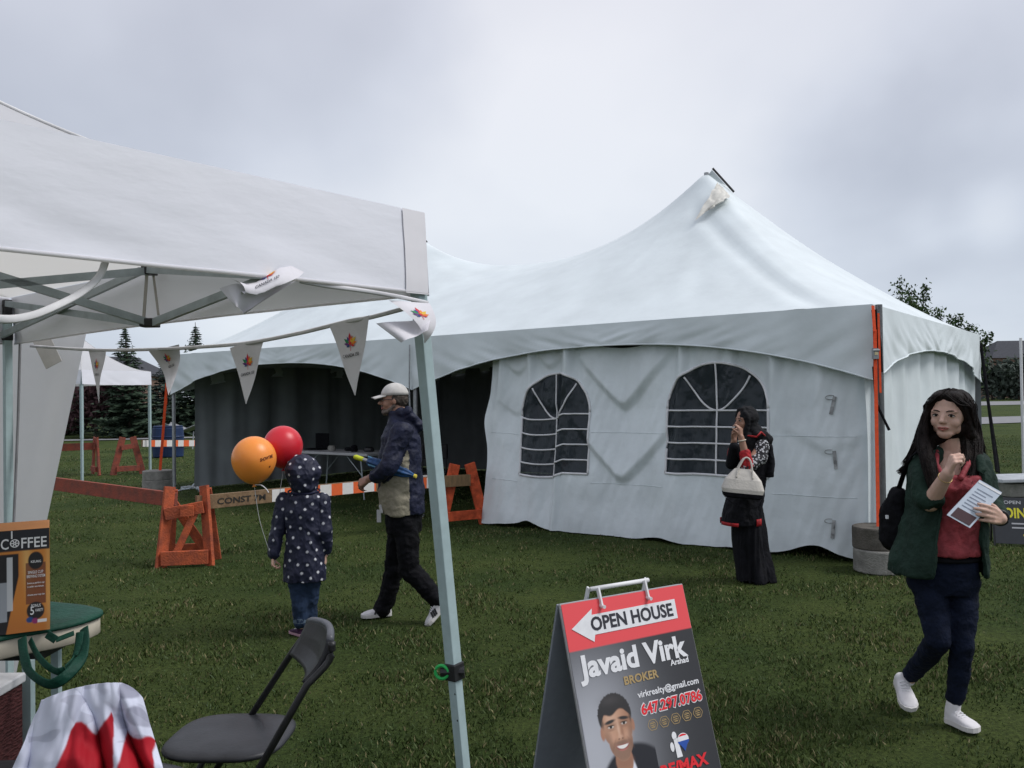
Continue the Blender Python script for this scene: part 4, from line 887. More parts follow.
for k, (x0, w0) in enumerate(((.16, .34), (.16, .34))): mb.add([F2_(x0, .20 - k * .045, .007), F2_(x0 + w0, .20 - k * .045, .007), F2_(x0 + w0, .215 - k * .045, .007), F2_(x0, .215 - k * .045, .007)], [(0, 1, 2, 3)], 1)
mb.add([F2_(.26, .075, .007), F2_(.48, .075, .007), F2_(.48, .095, .007), F2_(.26, .095, .007)], [(0, 1, 2, 3)], 0)
mb.build('lettering', [flat('print_yellow', (.75, .68, .05)), flat('print_pale', (.5, .5, .52))], pn)
mb = MB()
for x in (-.01, .67): mb.beam(F2_(x, -.05, -.01), F2_(x, .52, -.01), .02, .02); mb.beam(F2_(x, .52, -.02), F2_(x, -.02, -.30), .018, .018)
mb.build('stand', [M['blackp']], t)

# ================================================================== sawhorse barricades
def aframe(name, c, yaw, H, lab, m_, W_=.62, grp=None, brace=True):
    c = A(c, float); t = thing(name, c, lab, 'barricade stand', grp)
    e1 = A((math.cos(yaw), math.sin(yaw), 0)); e2 = A((-e1[1], e1[0], 0)); Z = A((0, 0, 1.))
    for s in (-1, 1):
        mb = MB(); mb.beam(c + e1 * s * W_ / 2, c + e1 * s * W_ * .17 + Z * H, .14, .042, e2); mb.build('leg', [m_], t, bevel=.004)
    mb = MB(); mb.beam(c + e1 * -W_ * .38 - e2 * .045 + Z * .14, c + e1 * W_ * .38 - e2 * .045 + Z * .14, .12, .04, e2); mb.build('foot_board', [m_], t, bevel=.004)
    mb = MB(); mb.beam(c + e1 * -W_ * .22 - e2 * .045 + Z * H * .72, c + e1 * W_ * .2 - e2 * .045 + Z * H * .76, .11, .04, e2); mb.build('top_board', [m_], t, bevel=.004)
    return t, e1, e2
# foreground stand: two raked panels, seen end-on from the side, with diagonal
def big_stand(c, yaw, H, lab, m_, grp):
    c = A(c, float); t = thing('barricade_stand', c, lab, 'barricade stand', grp); Z = A((0, 0, 1.))
    e1 = A((math.cos(yaw), math.sin(yaw), 0)); e2 = A((-e1[1], e1[0], 0))
    L = lambda x, y, z: c + e1 * x + e2 * y + Z * z
    for s in (-1, 1):
        for y0, w0 in ((-.17, .11), (.20, .11)):
            mb = MB(); d = nrm(L(s * .15, y0 * .25, H) - L(s * .235, y0, 0)); mb.beam(L(s * .235, y0, 0), L(s * .165, y0 * .28, H + (.02 if y0 < 0 else -.02)), w0, .038, e2 if y0 > 0 else e2 + e1 * .8 * s); mb.build('leg', [m_], t, bevel=.004)
    for y0 in (-.20, .23):
        mb = MB(); mb.beam(L(-.225, y0, .10), L(.225, y0, .10), .14, .036, e2); mb.build('foot_board', [m_], t, bevel=.004)
    mb = MB(); mb.beam(L(-.20, -.13, H * .68), L(.17, -.13, H * .76), .12, .034, e2); mb.box(L(.02, -.165, H * .72), (.13, .02, .11), e1, e2, Z); mb.build('top_board', [m_], t, bevel=.004)
    mb = MB(); mb.beam(L(-.10, -.15, .12), L(.10, -.12, H * .72), .07, .035, e2); mb.build('diagonal_brace', [m_], t, bevel=.004)
    mb = MB(); mb.beam(L(.13, .21, .10), L(-.16, .10, H * .78), .09, .035, e2); mb.build('diagonal_brace', [m_], t, bevel=.004)
    return t
bs = G(183, 567); gB = 'barricade stands around the long tent'
big_stand((bs[0], bs[1] + .15, 0), .18, .78, 'worn orange barricade stand at the meeting of two boards beside the child', M['orange'], gB)
b2s = A((P(463, 520, 11.0)[0], 11.0, 0)); aframe('barricade_stand', b2s, .5, .80, 'orange barricade stand under the tent beside the loose front curtain', mat('bright_orange_paint', (.62, .10, .035), .7, .25, 10, .3), grp=gB)
aframe('barricade_stand', A((P(96, 470, 19.3)[0], 19.3, 0)), -.9, .85, 'far orange barricade stand by the left leg of the small canopy', M['orange2'], grp=gB)
aframe('barricade_stand', A((P(128, 470, 19.3)[0], 19.3, 0)), .5, .85, 'far orange barricade stand between the legs of the small canopy', M['orange2'], grp=gB)
# boards
wO, wW = flat('board_orange', (.78, .14, .04)), flat('board_white', (.72, .70, .68))
def board(p0, p1, h, name, lab, mat_, stripes=None, word=None):
    p0, p1 = A(p0, float), A(p1, float); L = np.linalg.norm(p1 - p0); e = (p1 - p0) / L; Z = nrm(A((0, 0, 1)) - e * e[2]); n = np.cross(e, Z)
    t = thing(name, (p0 + p1) / 2 * A((1, 1, 0)), lab, 'board', 'barricade boards'); mb = MB(); mb.box((p0 + p1) / 2, (L, h, .04), e, Z, n); bo = mb.build('plank', [mat_], t, bevel=.003)
    if stripes:
        a0, a1, ws = stripes; ss_, k = a0, 0
        mbs = MB()
        while ss_ < a1 - .01:
            s1_ = min(ss_ + ws, a1)
            for sd in (-1, 1): 
                q = [p0 + e * x + Z * z + n * sd * .0225 for x, z in ((ss_, -h / 2 + .006), (s1_, -h / 2 + .006), (s1_, h / 2 - .006), (ss_, h / 2 - .006))]; mbs.add(q, [(0, 1, 2, 3)], k % 2)
            ss_ += ws; k += 1
        mbs.build('stripes', [wW, wO], bo)
    if word:
        s_, x0, w_, hh = word; mt = MB(); sgn = 1 if n[1] < 0 else -1
        txt(mt, s_, (p0 + e * x0 + n * sgn * .023 - Z * hh * .38), e * sgn if sgn > 0 else -e, Z, hh, .02, m=0, width=w_); mt.build('painted_letters', [flat('faded_black_paint', (.03, .028, .025))], bo)
    return t
dB = bs[1] + .1
def ph(px, py, d): return P(px, py, d)
board(ph(196, 503, dB - .02), ph(364, 486.5, 10.2), .145, 'barricade_board', 'yellowed plank with orange and white striped end behind the child', mat('yellowed_plank', (.27, .18, .10), .8, .3, 12, .3, col2=(.14, .085, .05)), stripes=(.86, 3.4, .155), word=('CONST 7M', .22, .56, .085))
board(ph(372, 486, 10.3), ph(470, 480, 11.0), .145, 'barricade_board', 'striped plank behind the walking man reaching the tent side stand', M['wood'], stripes=(.1, .75, .155))
board(ph(-10, 475, 10.8), ph(176, 500, dB + .05), .15, 'barricade_board', 'faded red plank running left from the worn stand to the side wall', M['orange2'])
board(ph(142, 443.5, 19.3), ph(200, 443.2, 21.5), .16, 'barricade_board', 'far striped plank in front of the blue bins', M['wood'], stripes=(.0, 2.8, .22))
board(ph(50, 448, 18.8), ph(96, 446, 19.3), .16, 'barricade_board', 'short far orange plank at the small canopy left leg', M['orange2'])

# ================================================================== table and gear inside the tent
tc_ = A((P(344, 470, 14.6)[0], 14.6, 0.)); t = thing('folding_table', tc_, 'white folding table inside the dark tent behind the balloons', 'table')
e = nrm(TU); mb = MB(); mb.box(tc_ + A((0, 0, .74)), (1.9, .7, .045), e, TV, (0, 0, 1)); mb.build('table_top', [flat('grey_white_table', (.45, .45, .46))], t, bevel=.008)
for s in (-1, 1):
    for u in (-1, 1):
        mb = MB(); mb.tube([tc_ + e * s * .78 + TV * u * .26, tc_ + e * s * .70 + TV * u * .26 + A((0, 0, .72))], .014, 8); mb.tube([tc_ + e * s * .74 + TV * u * .26 + A((0, 0, .38)), tc_ + e * s * .35 + TV * u * .26 + A((0, 0, .72))], .008, 6); mb.build('leg', [M['greymetal']], t)
def onT(a, b_): return tc_ + e * a + TV * b_ + A((0, 0, .763))
items = [('laptop', 'black', -99)]
mb = MB(); q = onT(.72, 0); mb.box(q + A((0, 0, .012)), (.36, .26, .02), e, TV, (0, 0, 1)); mb.box(q + TV * .14 + A((0, 0, .15)), (.36, .015, .27), e, TV, (0, 0, 1)); o = mb.build('open_case', M['black'], None, bevel=.004); tag(o, 'open black case on the near end of the white table in the tent', 'case')
for i, (a, b_, sz, m_, nm, lab, ct) in enumerate([(.25, -.05, (.16, .12, .09), 'concrete', 'paper_bag', 'pale small bag on the white table in the tent', 'bag'), (-.1, .05, (.22, .15, .06), 'black', 'dark_pouch', 'dark flat pouch at the middle of the table in the tent', 'pouch'), (-.35, -.08, (.12, .12, .11), 'black', 'camera_bag', 'small dark bag right of the pouch on the table in the tent', 'bag'), (-.62, 0, (.20, .14, .08), 'blackp', 'black_box', 'black box at the right end of the table in the tent', 'box')]):
    mb = MB(); c = onT(a, b_); x, y, z = sz
    rg = [[c + e * (k * x / 2 * math.cos(an)) + TV * (k * y / 2 * math.sin(an)) + A((0, 0, zz * z)) for an in np.linspace(0, 6.283, 13)[:-1]] for k, zz in ((.95, 0), (1.05, .4), (.9, .85), (.6, 1.0))]
    mb.loft(rg); o = mb.build(nm, M[m_], None, bevel=.004); tag(o, lab, ct)
# dark folding chair inside near the man's back
cc = A((P(434, 470, 13.6)[0], 13.6, 0)); t = thing('dark_stool', cc, 'dark metal chair just inside the tent behind the walking man', 'chair')
mb = MB(); mb.box(cc + A((0, 0, .46)), (.42, .4, .03)); mb.build('seat', M['blackp'], t, bevel=.01)
mb = MB(); mb.box(cc + A((.0, .2, .78)), (.42, .03, .24)); mb.build('backrest', M['blackp'], t, bevel=.01)
for x in (-.19, .19):
    mb = MB(); mb.tube([cc + A((x, -.2, 0)), cc + A((x, .2, .9))], .012, 6); mb.tube([cc + A((x, .22, 0)), cc + A((x, -.15, .46))], .012, 6); mb.build('leg', M['blackp'], t)
# blue bins far left
binm = mat('blue_plastic', (.015, .035, .10), .55, .15, 5)
for px, lab in ((163, 'left blue barrel behind the far striped plank'), (177, 'right blue barrel behind the far striped plank')):
    c = A((P(px, 450, 25 + (px - 163) * .02)[0], 25., 0)); t = thing('plastic_barrel', c, lab, 'barrel', 'blue barrels behind the far plank')
    mb = MB(); prof = [(0, .26), (.03, .285), (.28, .30), (.30, .315), (.33, .30), (.58, .30), (.60, .315), (.63, .30), (.85, .285), (.88, .26)]
    mb.loft([[c + A((r * math.cos(a), r * math.sin(a), z)) for a in np.linspace(0, 6.283, 25)[:-1]] for z, r in prof]); mb.build('drum', binm, t, smooth=False)
    mb = MB(); mb.loft([[c + A((r * math.cos(a), r * math.sin(a), z)) for a in np.linspace(0, 6.283, 25)[:-1]] for z, r in ((.882, .27), (.91, .275), (.92, .25))]); mb.build('lid', binm, t)
c = A((P(186, 440, 29.)[0], 29, 0)); t = thing('garden_cart', c, 'pale grey tipped cart body beside the blue barrels', 'cart')
mb = MB(); mb.sheet(lambda u, v: c + A(((u - .5) * 1.3, (v - .5) * .7, .55 + .35 * abs(u - .5) * 1.5 + .25 * (v - .5) ** 2 * 4 * .4)), list(np.linspace(0, 1, 12)), list(np.linspace(0, 1, 8))); mb.build('tray', M['steel'], t, smooth=True, solid=.02)
for x in (-.3, .3):
    mb = MB(); mb.tube([c + A((x, -.2, 0)), c + A((x, -.1, .6))], .02, 6); mb.build('leg', M['steel'], t)
# water bottles on the grass at the pole foot
botm = bpy.data.materials.new('clear_bottle'); botm.use_nodes = True; b = botm.node_tree.nodes['Principled BSDF']; b.inputs['Base Color'].default_value = (.6, .66, .7, 1); b.inputs['Roughness'].default_value = .15; b.inputs['Transmission Weight'].default_value = .55
for i, (px, py, an, lab) in enumerate([(187, 490, .2, 'leftmost clear bottle lying by the left tent pole foot'), (193, 489, 1.3, 'clear bottle with blue cap lying second from the left tent pole'), (199, 491, 2.4, 'clear bottle lying third from the left tent pole'), (205, 492, .5, 'rightmost clear bottle lying by the grey end curtain')]):
    c = G(px, py); c[2] = .045; d = A((math.cos(an), math.sin(an) * .6, .1 if i != 1 else .5)); d = nrm(d); t = thing('water_bottle', c * A((1, 1, 0)), lab, 'bottle', 'water bottles on the grass')
    mb = MB(); mb.tube([c - d * .11, c - d * .10, c + d * .05, c + d * .085, c + d * .10], [.028, .034, .034, .015, .014], 10); mb.build('bottle_body', botm, t, smooth=True)
    mb = MB(); mb.tube([c + d * .10, c + d * .118], .016, 10); mb.build('cap', flat('blue_cap', (.05, .15, .45)) if i == 1 else M['white'], t)

# ================================================================== folding chair in front
def bezier(p, n=10):
    return smooth_pts(p, n)
blk = mat('chair_black_vinyl', (.028, .029, .034), .45, .3, 5, .05, 90, .45); blkm = mat('chair_black_metal', (.016, .016, .018), .4, .2, 30, spec=.5)
def folding_chair(seatc, back0, back1, top0, top1, lab, seat_px):
    pass
t = thing('folding_chair', (P(236, 740, 3.1)[0], 3.1, 0), 'empty black folding chair standing in front of the child', 'chair', 'black folding chairs in front')
# seat: rounded slab
sc_ = P(231, 733, 3.10); sc_[2] = .455
sx = nrm(A((-1, .04, 0))); sy = A((-sx[1], sx[0], 0)); 
def rr(a, b_, k=3.2, n=36): return [(a * np.sign(math.cos(t_)) * abs(math.cos(t_)) ** (2 / k), b_ * np.sign(math.sin(t_)) * abs(math.sin(t_)) ** (2 / k)) for t_ in np.linspace(0, 2 * math.pi, n, endpoint=False)]
def slab(c, e1, e2, n, a, b_, th, crown=.010, k=3.2, dip=0.):
    rings = []; 
    for q, z in ((.97, -th / 2), (1, -th * .2), (1, th * .2), (.96, th / 2), (.80, th / 2 + crown * .6), (.5, th / 2 + crown), (.15, th / 2 + crown)):
        rings.append([c + e1 * x * q + e2 * y * q + n * (z - dip * (x / a) ** 2 * .5) for x, y in rr(a, b_, k)])
    m_ = MB(); m_.loft(rings); return m_
slab(sc_, sx, sy, A((0, 0, 1.)), .215, .205, .022).build('seat', [blk], t, smooth=True)
N0, N1 = P(262, 768, 2.84), P(331, 650, 2.88); FA0, FA1 = P(253, 717, 3.28), P(297, 652, 3.24)
dn_ = nrm(N1 - N0); N0b = N0 - dn_ * ((N0[2] - .02) / dn_[2]); df_ = nrm(FA1 - FA0); F0b = FA0 - df_ * ((FA0[2] - .02) / df_[2])
NP = [P(307, 685, 2.86), P(329, 661, 2.88), P(332, 642, 2.88)]; FP = [P(293, 651, 3.24), P(305, 634, 3.23), P(309, 623, 3.23)]
for pts_ in ([N0b] + NP, [F0b] + FP):
    mb = MB(); mb.tube([pts_[0]] + smooth_pts(pts_[1:], 4), .0125, 8); mb.build('leg', [blkm], t, smooth=True)
for y0 in (-1, 1):
    f0 = sc_ + sx * .20 + sy * .2 * y0; f0[2] = .02; r0 = (N0b + (N1 - N0b) * .47) if y0 < 0 else (F0b + (FA1 - F0b) * .47)
    mb = MB(); a1 = sc_ + sx * -.08 + sy * .21 * y0 + A((0, 0, .12)); f1 = sc_ + sx * .34 + sy * .2 * y0; f1[2] = .012; mb.tube([f1, sc_ + sx * .10 + sy * .215 * y0 + A((0, 0, -.02))], .012, 8); mb.build('leg', [blkm], t, smooth=True)
mb = MB(); f_a, f_b = sc_ + sx * .30 + sy * -.2, sc_ + sx * .30 + sy * .2; f_a[2] = f_b[2] = .09; mb.tube([f_a, f_b], .009, 6); mb.build('stretcher', [blkm], t)
# backrest: curved panel between the uprights
bk = MB()
u0, u1 = N1 + dn_ * -.00, FA1
def BK(u, v):
    q = lambda pts_: (pts_[0] * (1 - v) ** 2 + pts_[1] * 2 * v * (1 - v) + pts_[2] * v * v)
    p = q([P(304, 684, 2.88), P(326, 664, 2.90), P(330, 641, 2.90)]) * (1 - u) + q([P(292, 655, 3.22), P(303, 637, 3.21), P(309, 622, 3.21)]) * u
    return p + sx * -.03 * math.sin(math.pi * u) + A((0, 0, .022 * math.sin(math.pi * u) ** .6 * (v if v > .5 else -.3)))
bk.sheet(BK, list(np.linspace(0, 1, 22)), list(np.linspace(0, 1, 14))); bk.build('backrest', [blk], t, smooth=True, solid=.022)
mb = MB(); mb.tube([BK(u, 1.0) for u in np.linspace(0, 1, 16)], .014, 8); mb.build('top_rail', [mat('chair_grey_edge', (.10, .105, .12), .4, .1)], t, smooth=True)

# ================================================================== chair under the flag
fc_ = P(85, 740, 2.35); t = thing('folding_chair', (fc_[0], 2.35, 0), 'black folding chair carrying a red and white flag at the lower left', 'chair', 'black folding chairs in front')
cz = P(80, 690, 2.35)[2]; bx0 = A((P(48, 700, 2.56)[0], 2.56, 0)); bx1 = A((P(132, 700, 2.46)[0], 2.46, 0))
for q in (bx0, bx1):
    mb = MB(); mb.tube([q + A((.0, -.04, 0)), q + A((0, .03, .45)), q + A((0, .0, cz - .10))], .0125, 8); mb.build('leg', [blkm], t, smooth=True)
    mb = MB(); mb.tube([q + A((0, .46, 0)), q + A((0, .08, .50))], .0125, 8); mb.build('leg', [blkm], t, smooth=True)
ms_ = (bx0 + bx1) / 2; e1 = nrm(bx1 - bx0); e2 = A((-e1[1], e1[0], 0)); slab(ms_ + e2 * .20 + e1 * -.06 + A((0, 0, .45)), e1, e2, A((0, 0, 1.)), .17, .17, .022).build('seat', [blk], t, smooth=True)
mb = MB(); mb.sheet(lambda u, v: bx0 * (1 - u) + bx1 * u + A((0, .02 - .02 * math.sin(math.pi * u), cz - .30 + v * .19)), list(np.linspace(.02, .98, 12)), list(np.linspace(0, 1, 5))); mb.build('backrest', [blk], t, smooth=True, solid=.02)
# the flag cloth draped over it: front sheet with folds, rolling over the top
OUT = [(-60, 870), (-30, 830), (5, 768), (22, 735), (42, 701), (60, 697), (85, 689), (110, 683), (130, 686), (143, 698), (150, 718), (158, 740), (163, 768), (168, 800), (172, 870)]
def flagF(u, v):
    tl, tr = (42, 700), (140, 689)
    tx = 42 + 100 * u; ty = 700 - 17 * math.sin(min(1, u * 1.15) * math.pi * .62) - 0
    if u > .78: ty += ((u - .78) / .22) ** 2 * 14
    bx_ = -42 + 250 * u; by_ = 900
    lx = tx + (bx_ - tx) * v; ly = ty + (by_ - ty) * v
    if u > .6: lx -= (u - .6) * 18 * math.sin(math.pi * min(1, v * 1.3)) * .35
    d = 2.36 - .20 * v - .06 * math.cos((u - .5) * 2.2)
    pl = abs(math.sin(u * 8.5 - 3.2 * v + 1.5 * nz(u * 2.5, v * 2.))); fold = .085 * (pl ** .7 - .5) * min(1, .12 + v * 2.6) * (1 if u > .3 else .25 + u * 2.5) + .03 * nz(u * 5, v * 6, 2.) + .014 * nz(u * 13, v * 9, 4.)
    p = P(lx, ly, d - fold); p[2] = max(p[2], .01); return p
mb = MB(); us, vs2 = np.linspace(0, 1, 260), np.linspace(0, 1, 280); mb.sheet(flagF, list(us), list(vs2))
mf = bpy.data.materials.new('flag_cloth'); mf.use_nodes = True; nt = mf.node_tree; b = nt.nodes['Principled BSDF']; b.inputs['Roughness'].default_value = .7; b.inputs['Specular IOR Level'].default_value = .2
at = nd(nt, 'ShaderNodeAttribute', attribute_name='print'); nt.links.new(at.outputs['Color'], b.inputs['Base Color'])
fo = mb.build('draped_flag', mf, None, smooth=True); tag(fo, 'damp red and white maple leaf flag draped over a chair back at lower left', 'flag')
U, V = np.meshgrid(us, vs2); C = np.ones(U.shape + (3,)) * A((.60, .62, .74))
px_ = 42 + 100 * U + (-42 + 250 * U - 42 - 100 * U) * V; py_ = 695 + 205 * V
def pmask(pts):   # point in polygon in the flag's own print coordinates
    ins = np.zeros(px_.shape, bool); n = len(pts)
    for i in range(n):
        x0, y0 = pts[i]; x1, y1 = pts[(i + 1) % n]
        if y0 == y1: continue
        c = ((y0 > py_) != (y1 > py_)) & (px_ < (x1 - x0) * (py_ - y0) / (y1 - y0) + x0); ins ^= c
    m_ = ins.astype(float)
    for _ in range(3): m_[1:-1, 1:-1] = (m_[1:-1, 1:-1] * 2 + m_[:-2, 1:-1] + m_[2:, 1:-1] + m_[1:-1, :-2] + m_[1:-1, 2:]) / 6
    return m_
red = (.36, .010, .020)
C = over(C, red, pmask([(40, 800), (58, 768), (66, 750), (71, 736), (76, 729), (82, 729), (87, 733), (91, 740), (95, 743), (100, 738), (106, 730), (111, 722), (113, 728), (115, 768), (116, 900), (0, 900)]))
C = over(C, red, pmask([(118, 775), (124, 752), (128, 738), (131, 742), (136, 745), (142, 744), (147, 740), (152, 737), (157, 738), (156, 748), (154, 756), (158, 775), (172, 900), (118, 900)]))
wet = A([[nz(a * .045, b_ * .09, 3.) for a, b_ in zip(r0, r1)] for r0, r1 in zip(px_, py_)])
wm = sstep(.10, .24, wet) * (px_ > 28) * (py_ < 752) * .55
C = over(C, (.22, .22, .29), wm * .6 * (C[..., 1] > .3)); C = over(C, (.20, .20, .27), .7 * ellm(px_, py_, 128, 700, 12, 8, .15, -.6) + .6 * ellm(px_, py_, 140, 722, 13, 10, .15, -.4) * (C[..., 1] > .3))
ca_ = fo.data.color_attributes.new('print', 'FLOAT_COLOR', 'POINT'); c4 = np.ones((C.size // 3, 4)); c4[:, :3] = C.reshape(-1, 3); ca_.data.foreach_set('color', c4.ravel())
md = fo.modifiers.new('t', 'SOLIDIFY'); md.thickness = .003

# third dark chair at the far lower left corner
q = A((P(5, 720, 2.62)[0], 2.62, 0)); t = thing('folding_chair', q, 'dark folding chair partly cut by the left edge below the green topped stool', 'chair', 'black folding chairs in front')
slab(q + A((-.05, -.05, .50)), A((1., 0, 0)), A((0, 1., 0)), A((0, .12, 1.)), .23, .22, .03).build('seat', [blk], t, smooth=True)
for x in (-.22, .14):
    for y in (-.2, .15):
        mb = MB(); mb.tube([q + A((x, y * 1.2, 0)), q + A((x, y * .8, .5))], .0125, 8); mb.build('leg', [blkm], t)
mb = MB(); mb.sheet(lambda u, v: q + A((-.27 + .05 * math.sin(u * 3.1), -.22 + .42 * u, .62 + .24 * v)), list(np.linspace(0, 1, 10)), list(np.linspace(0, 1, 5))); mb.build('backrest', [blk], t, smooth=True, solid=.02)

# ================================================================== green topped cooler stool with the coffee maker box
gz = .78; gD = 3.35
def gp(px, py, z=gz):   # point of plane z=gz under a photo position
    v = fwd * FPX + rgt * (px - 512) - upv * (py - 384); k = (z - CAMZ) / v.z; return A((v.x * k, v.y * k, z))
c1, c2, c3, c4_ = gp(-60, 645), gp(22, 636), gp(102, 614), gp(30, 598)
gt = thing('cooler_bag', ((c1 + c3) / 2) * A((1, 1, 0)) + A((0, 0, .0)), 'green zip topped cooler with cream rim and hanging webbing handles', 'cooler')
green = mat('green_nylon', (.005, .058, .036), .6, .15, 12, .3, 60, .3); cream = mat('cream_vinyl', (.52, .47, .38), .6, .08, 10)
lidc = [gp(-90, 610), gp(-70, 648), gp(20, 634), gp(72, 624), gp(101, 613), gp(86, 607), gp(50, 603), gp(0, 598)]
ctr = sum(lidc) / 8
def ringp(k, dz): return [ctr + (p - ctr) * k + A((0, 0, dz)) for p in smooth_pts(lidc + [lidc[0]], 5)[:-1]]
mb = MB(); mb.loft([ringp(1.02, -.012), ringp(1.03, -.004), ringp(1.02, .006), ringp(.9, .010), ringp(.5, .004), ringp(.1, .0)]); mb.build('lid', [green], gt, smooth=True)
mb = MB(); mb.loft([ringp(.97, -.085), ringp(.99, -.08), ringp(.99, -.018), ringp(.97, -.012)]); mb.build('rim', [cream], gt, smooth=True)
mb = MB(); mb.loft([ringp(.90, -.30), ringp(.92, -.20), ringp(.93, -.086)]); mb.build('inner_liner', [mat('shaded_cream_cloth', (.40, .36, .30), .8)], gt, smooth=True) if False else None
for (a0, a1, b0, b1, dp) in (((30, 650), (45, 640), (70, 640), (82, 628), .0),):
    def HB(pts, w_):
        m_ = MB(); m_.tube(smooth_pts(pts, 8), w_, 8, flat=.18, hint=(0, 1, .3)); return m_
hd = 3.05
HB([P(22, 638, hd + .08), P(24, 655, hd + .05), P(30, 672, hd + .03), P(48, 684, hd), P(64, 678, hd), P(80, 660, hd + .07), P(85, 645, hd + .12), P(84, 628, hd + .16)], .021).build('handle', [green], gt, smooth=True)
HB([P(30, 640, hd + .09), P(38, 656, hd + .05), P(50, 668, hd + .03), P(62, 671, hd + .02), P(76, 656, hd + .1), P(80, 632, hd + .15)], .016).build('handle', [green], gt, smooth=True)
mb = MB(); ribbon(mb, P(47, 634, hd + .12), P(56, 640, hd + .12), .03); ribbon(mb, P(56, 640, hd + .12), P(74, 633, hd + .14), .02); mb.build('webbing_tab', [green], gt)
# pale legs of the stand
for (px, py, d) in ((27, 690, 3.25), (-40, 700, 3.2), (55, 640, 3.75), (-30, 640, 3.75)):
    q = P(px, 640, d); mb = MB(); tp = A((q[0], d, gz - .085)); bt = A((q[0] + .01, d, 0.)); mb.box((tp + bt) / 2, (.032, .032, gz - .085)); mb.build('leg', [M['teal']], gt)
mb = MB(); cz_ = ctr * A((1, 1, 0)) + A((-.05, -.02, gz - .105)); mb.box(cz_, (.5, .4, .03)); mb.build('support_panel', [M['blackp']], gt)
# white topped crate with maroon lattice below
cr_c = A((P(-34, 680, 3.0)[0], 3.02, 0)); t = thing('lattice_crate', cr_c, 'white topped crate with dark red lattice sides under the green cooler', 'crate')
mb = MB(); mb.box(cr_c + A((-.02, 0, .66)), (.27, .30, .035)); mb.build('lid', M['white'], t, bevel=.006)
mb = MB(); mb.box(cr_c + A((-.02, 0, .32)), (.25, .28, .64)); mb.build('side_panels', mat('dark_red_lattice', (.10, .03, .03), .85, .3, 40, .8, 40, stretch=(1, 1, 3)), t)
mb = MB()
for k in range(9): mb.box(cr_c + A((-.02, -.142, .05 + k * .068)), (.25, .008, .022), m=0)
mb.build('slats', mat('red_slats', (.17, .055, .05), .8), t)
# coffee maker carton
bz = gz + .012; e1_ = gp(50, 629, bz); e0 = e1_ - A((.88, .475, 0)) * .36
bx = thing('coffee_maker_box', ((e0 + e1_) / 2) * A((1, 1, 0)) + A((0, 0, bz)), 'orange and black COFFEE carton standing on the green cooler', 'box')
ex2 = nrm(e1_ - e0); nrm2 = A((ex2[1], -ex2[0], 0)); BW = float(np.linalg.norm(e1_ - e0)); BD = .26; BH = .395
Z_ = A((0, 0, 1.)); FB = lambda x, y, l=0.: e0 + ex2 * x + Z_ * y + nrm2 * l
mb = MB(); mb.box(FB(BW / 2, BH / 2, -BD / 2), (BW, BD, BH), ex2, -nrm2, Z_); cart = mb.build('carton', [mat('orange_card', (.50, .19, .04), .55, .1, 3)], bx, bevel=.003)
def boxprint(X, Y):
    C = np.ones(X.shape + (3,)) * A((.55, .20, .035)); u, v = X / BW, Y / BH; C = over(C, (.70, .42, .14), np.exp(-((u - .86 + .1 * v) / .05) ** 2 - ((v - .62) / .3) ** 2) * .9 + np.exp(-((u - .99) / .03) ** 2) * .5)
    C = over(C, (.35, .11, .03), sstep(.35, .0, v) * .5)
    C = over(C, (.016, .016, .022), sstep(.795, .80, v)); C = over(C, (.17, .05, .025), ((u > .775) & (u < .965) & (v > .27) & (v < .67)).astype(float) * .9)
    C = over(C, (.015, .013, .015), sstep(.715, .705, u - .22 * (v - .55) * (v < .55)) * sstep(.775, .765, v) ); C = over(C, (.30, .32, .35), ((u > .50) & (u < .60) & (v > .12) & (v < .50)).astype(float)); C = over(C, (.62, .64, .66), ((u > .60) & (u < .655) & (v > .22) & (v < .74)).astype(float) * .8)
    C = over(C, (.015, .013, .015), ellm(X, Y, BW * .87, BH * .69, .026, .034, .06)); C = over(C, (.02, .016, .018), ellm(X, Y, BW * .865, BH * .20, .030, .034, .06)); C = over(C, (.02, .06, .20), ellm(X, Y, BW * .81, BH * .115, .012, .011, .2)); C = over(C, (.25, .03, .12), ellm(X, Y, BW * .86, BH * .10, .011, .011, .2)); C = over(C, (.7, .68, .66), ((u > .88) & (u < .97) & (v > .085) & (v < .115)).astype(float)); return C
painted('front_print', lambda x, y: FB(x, y, .002), BW, BH, boxprint, 150, 130, cart)
mb = MB(); 
xC = .251; txt(mb, 'C', FB(xC - .054, BH - .070, .003), ex2, Z_, .056, .012, width=.026)
cO = (xC - .008, BH - .050)
for r0, r1 in ((.0125, .016), (.002, .005)):
    n = 24; vs = []
    for j in range(n): a = j / n * 6.283; vs += [FB(cO[0] + r * math.cos(a), cO[1] + r * math.sin(a), .003) for r in (r0, r1)]
    mb.add(vs, [(2 * j, 2 * j + 1, (2 * j + 3) % (2 * n), (2 * j + 2) % (2 * n)) for j in range(n)])
for k in range(6):
    a = k / 6 * math.pi * 2; d = A((math.cos(a), math.sin(a))); n_ = A((-d[1], d[0])) * .0018; mb.add([FB(*(A(cO) + d * .004 + n_), .0032), FB(*(A(cO) + d * .013 + n_), .0032), FB(*(A(cO) + d * .013 - n_), .0032), FB(*(A(cO) + d * .004 - n_), .0032)], [(0, 1, 2, 3)])
mb.add([FB(cO[0] - .012, cO[1] + .018, .003), FB(cO[0] - .007, cO[1] + .018, .003), FB(cO[0] - .007, BH - .002, .003), FB(cO[0] - .012, BH - .002, .003)], [(0, 1, 2, 3)])
txt(mb, 'FFEE', FB(xC + .014, BH - .070, .003), ex2, Z_, .056, .012, width=.086)
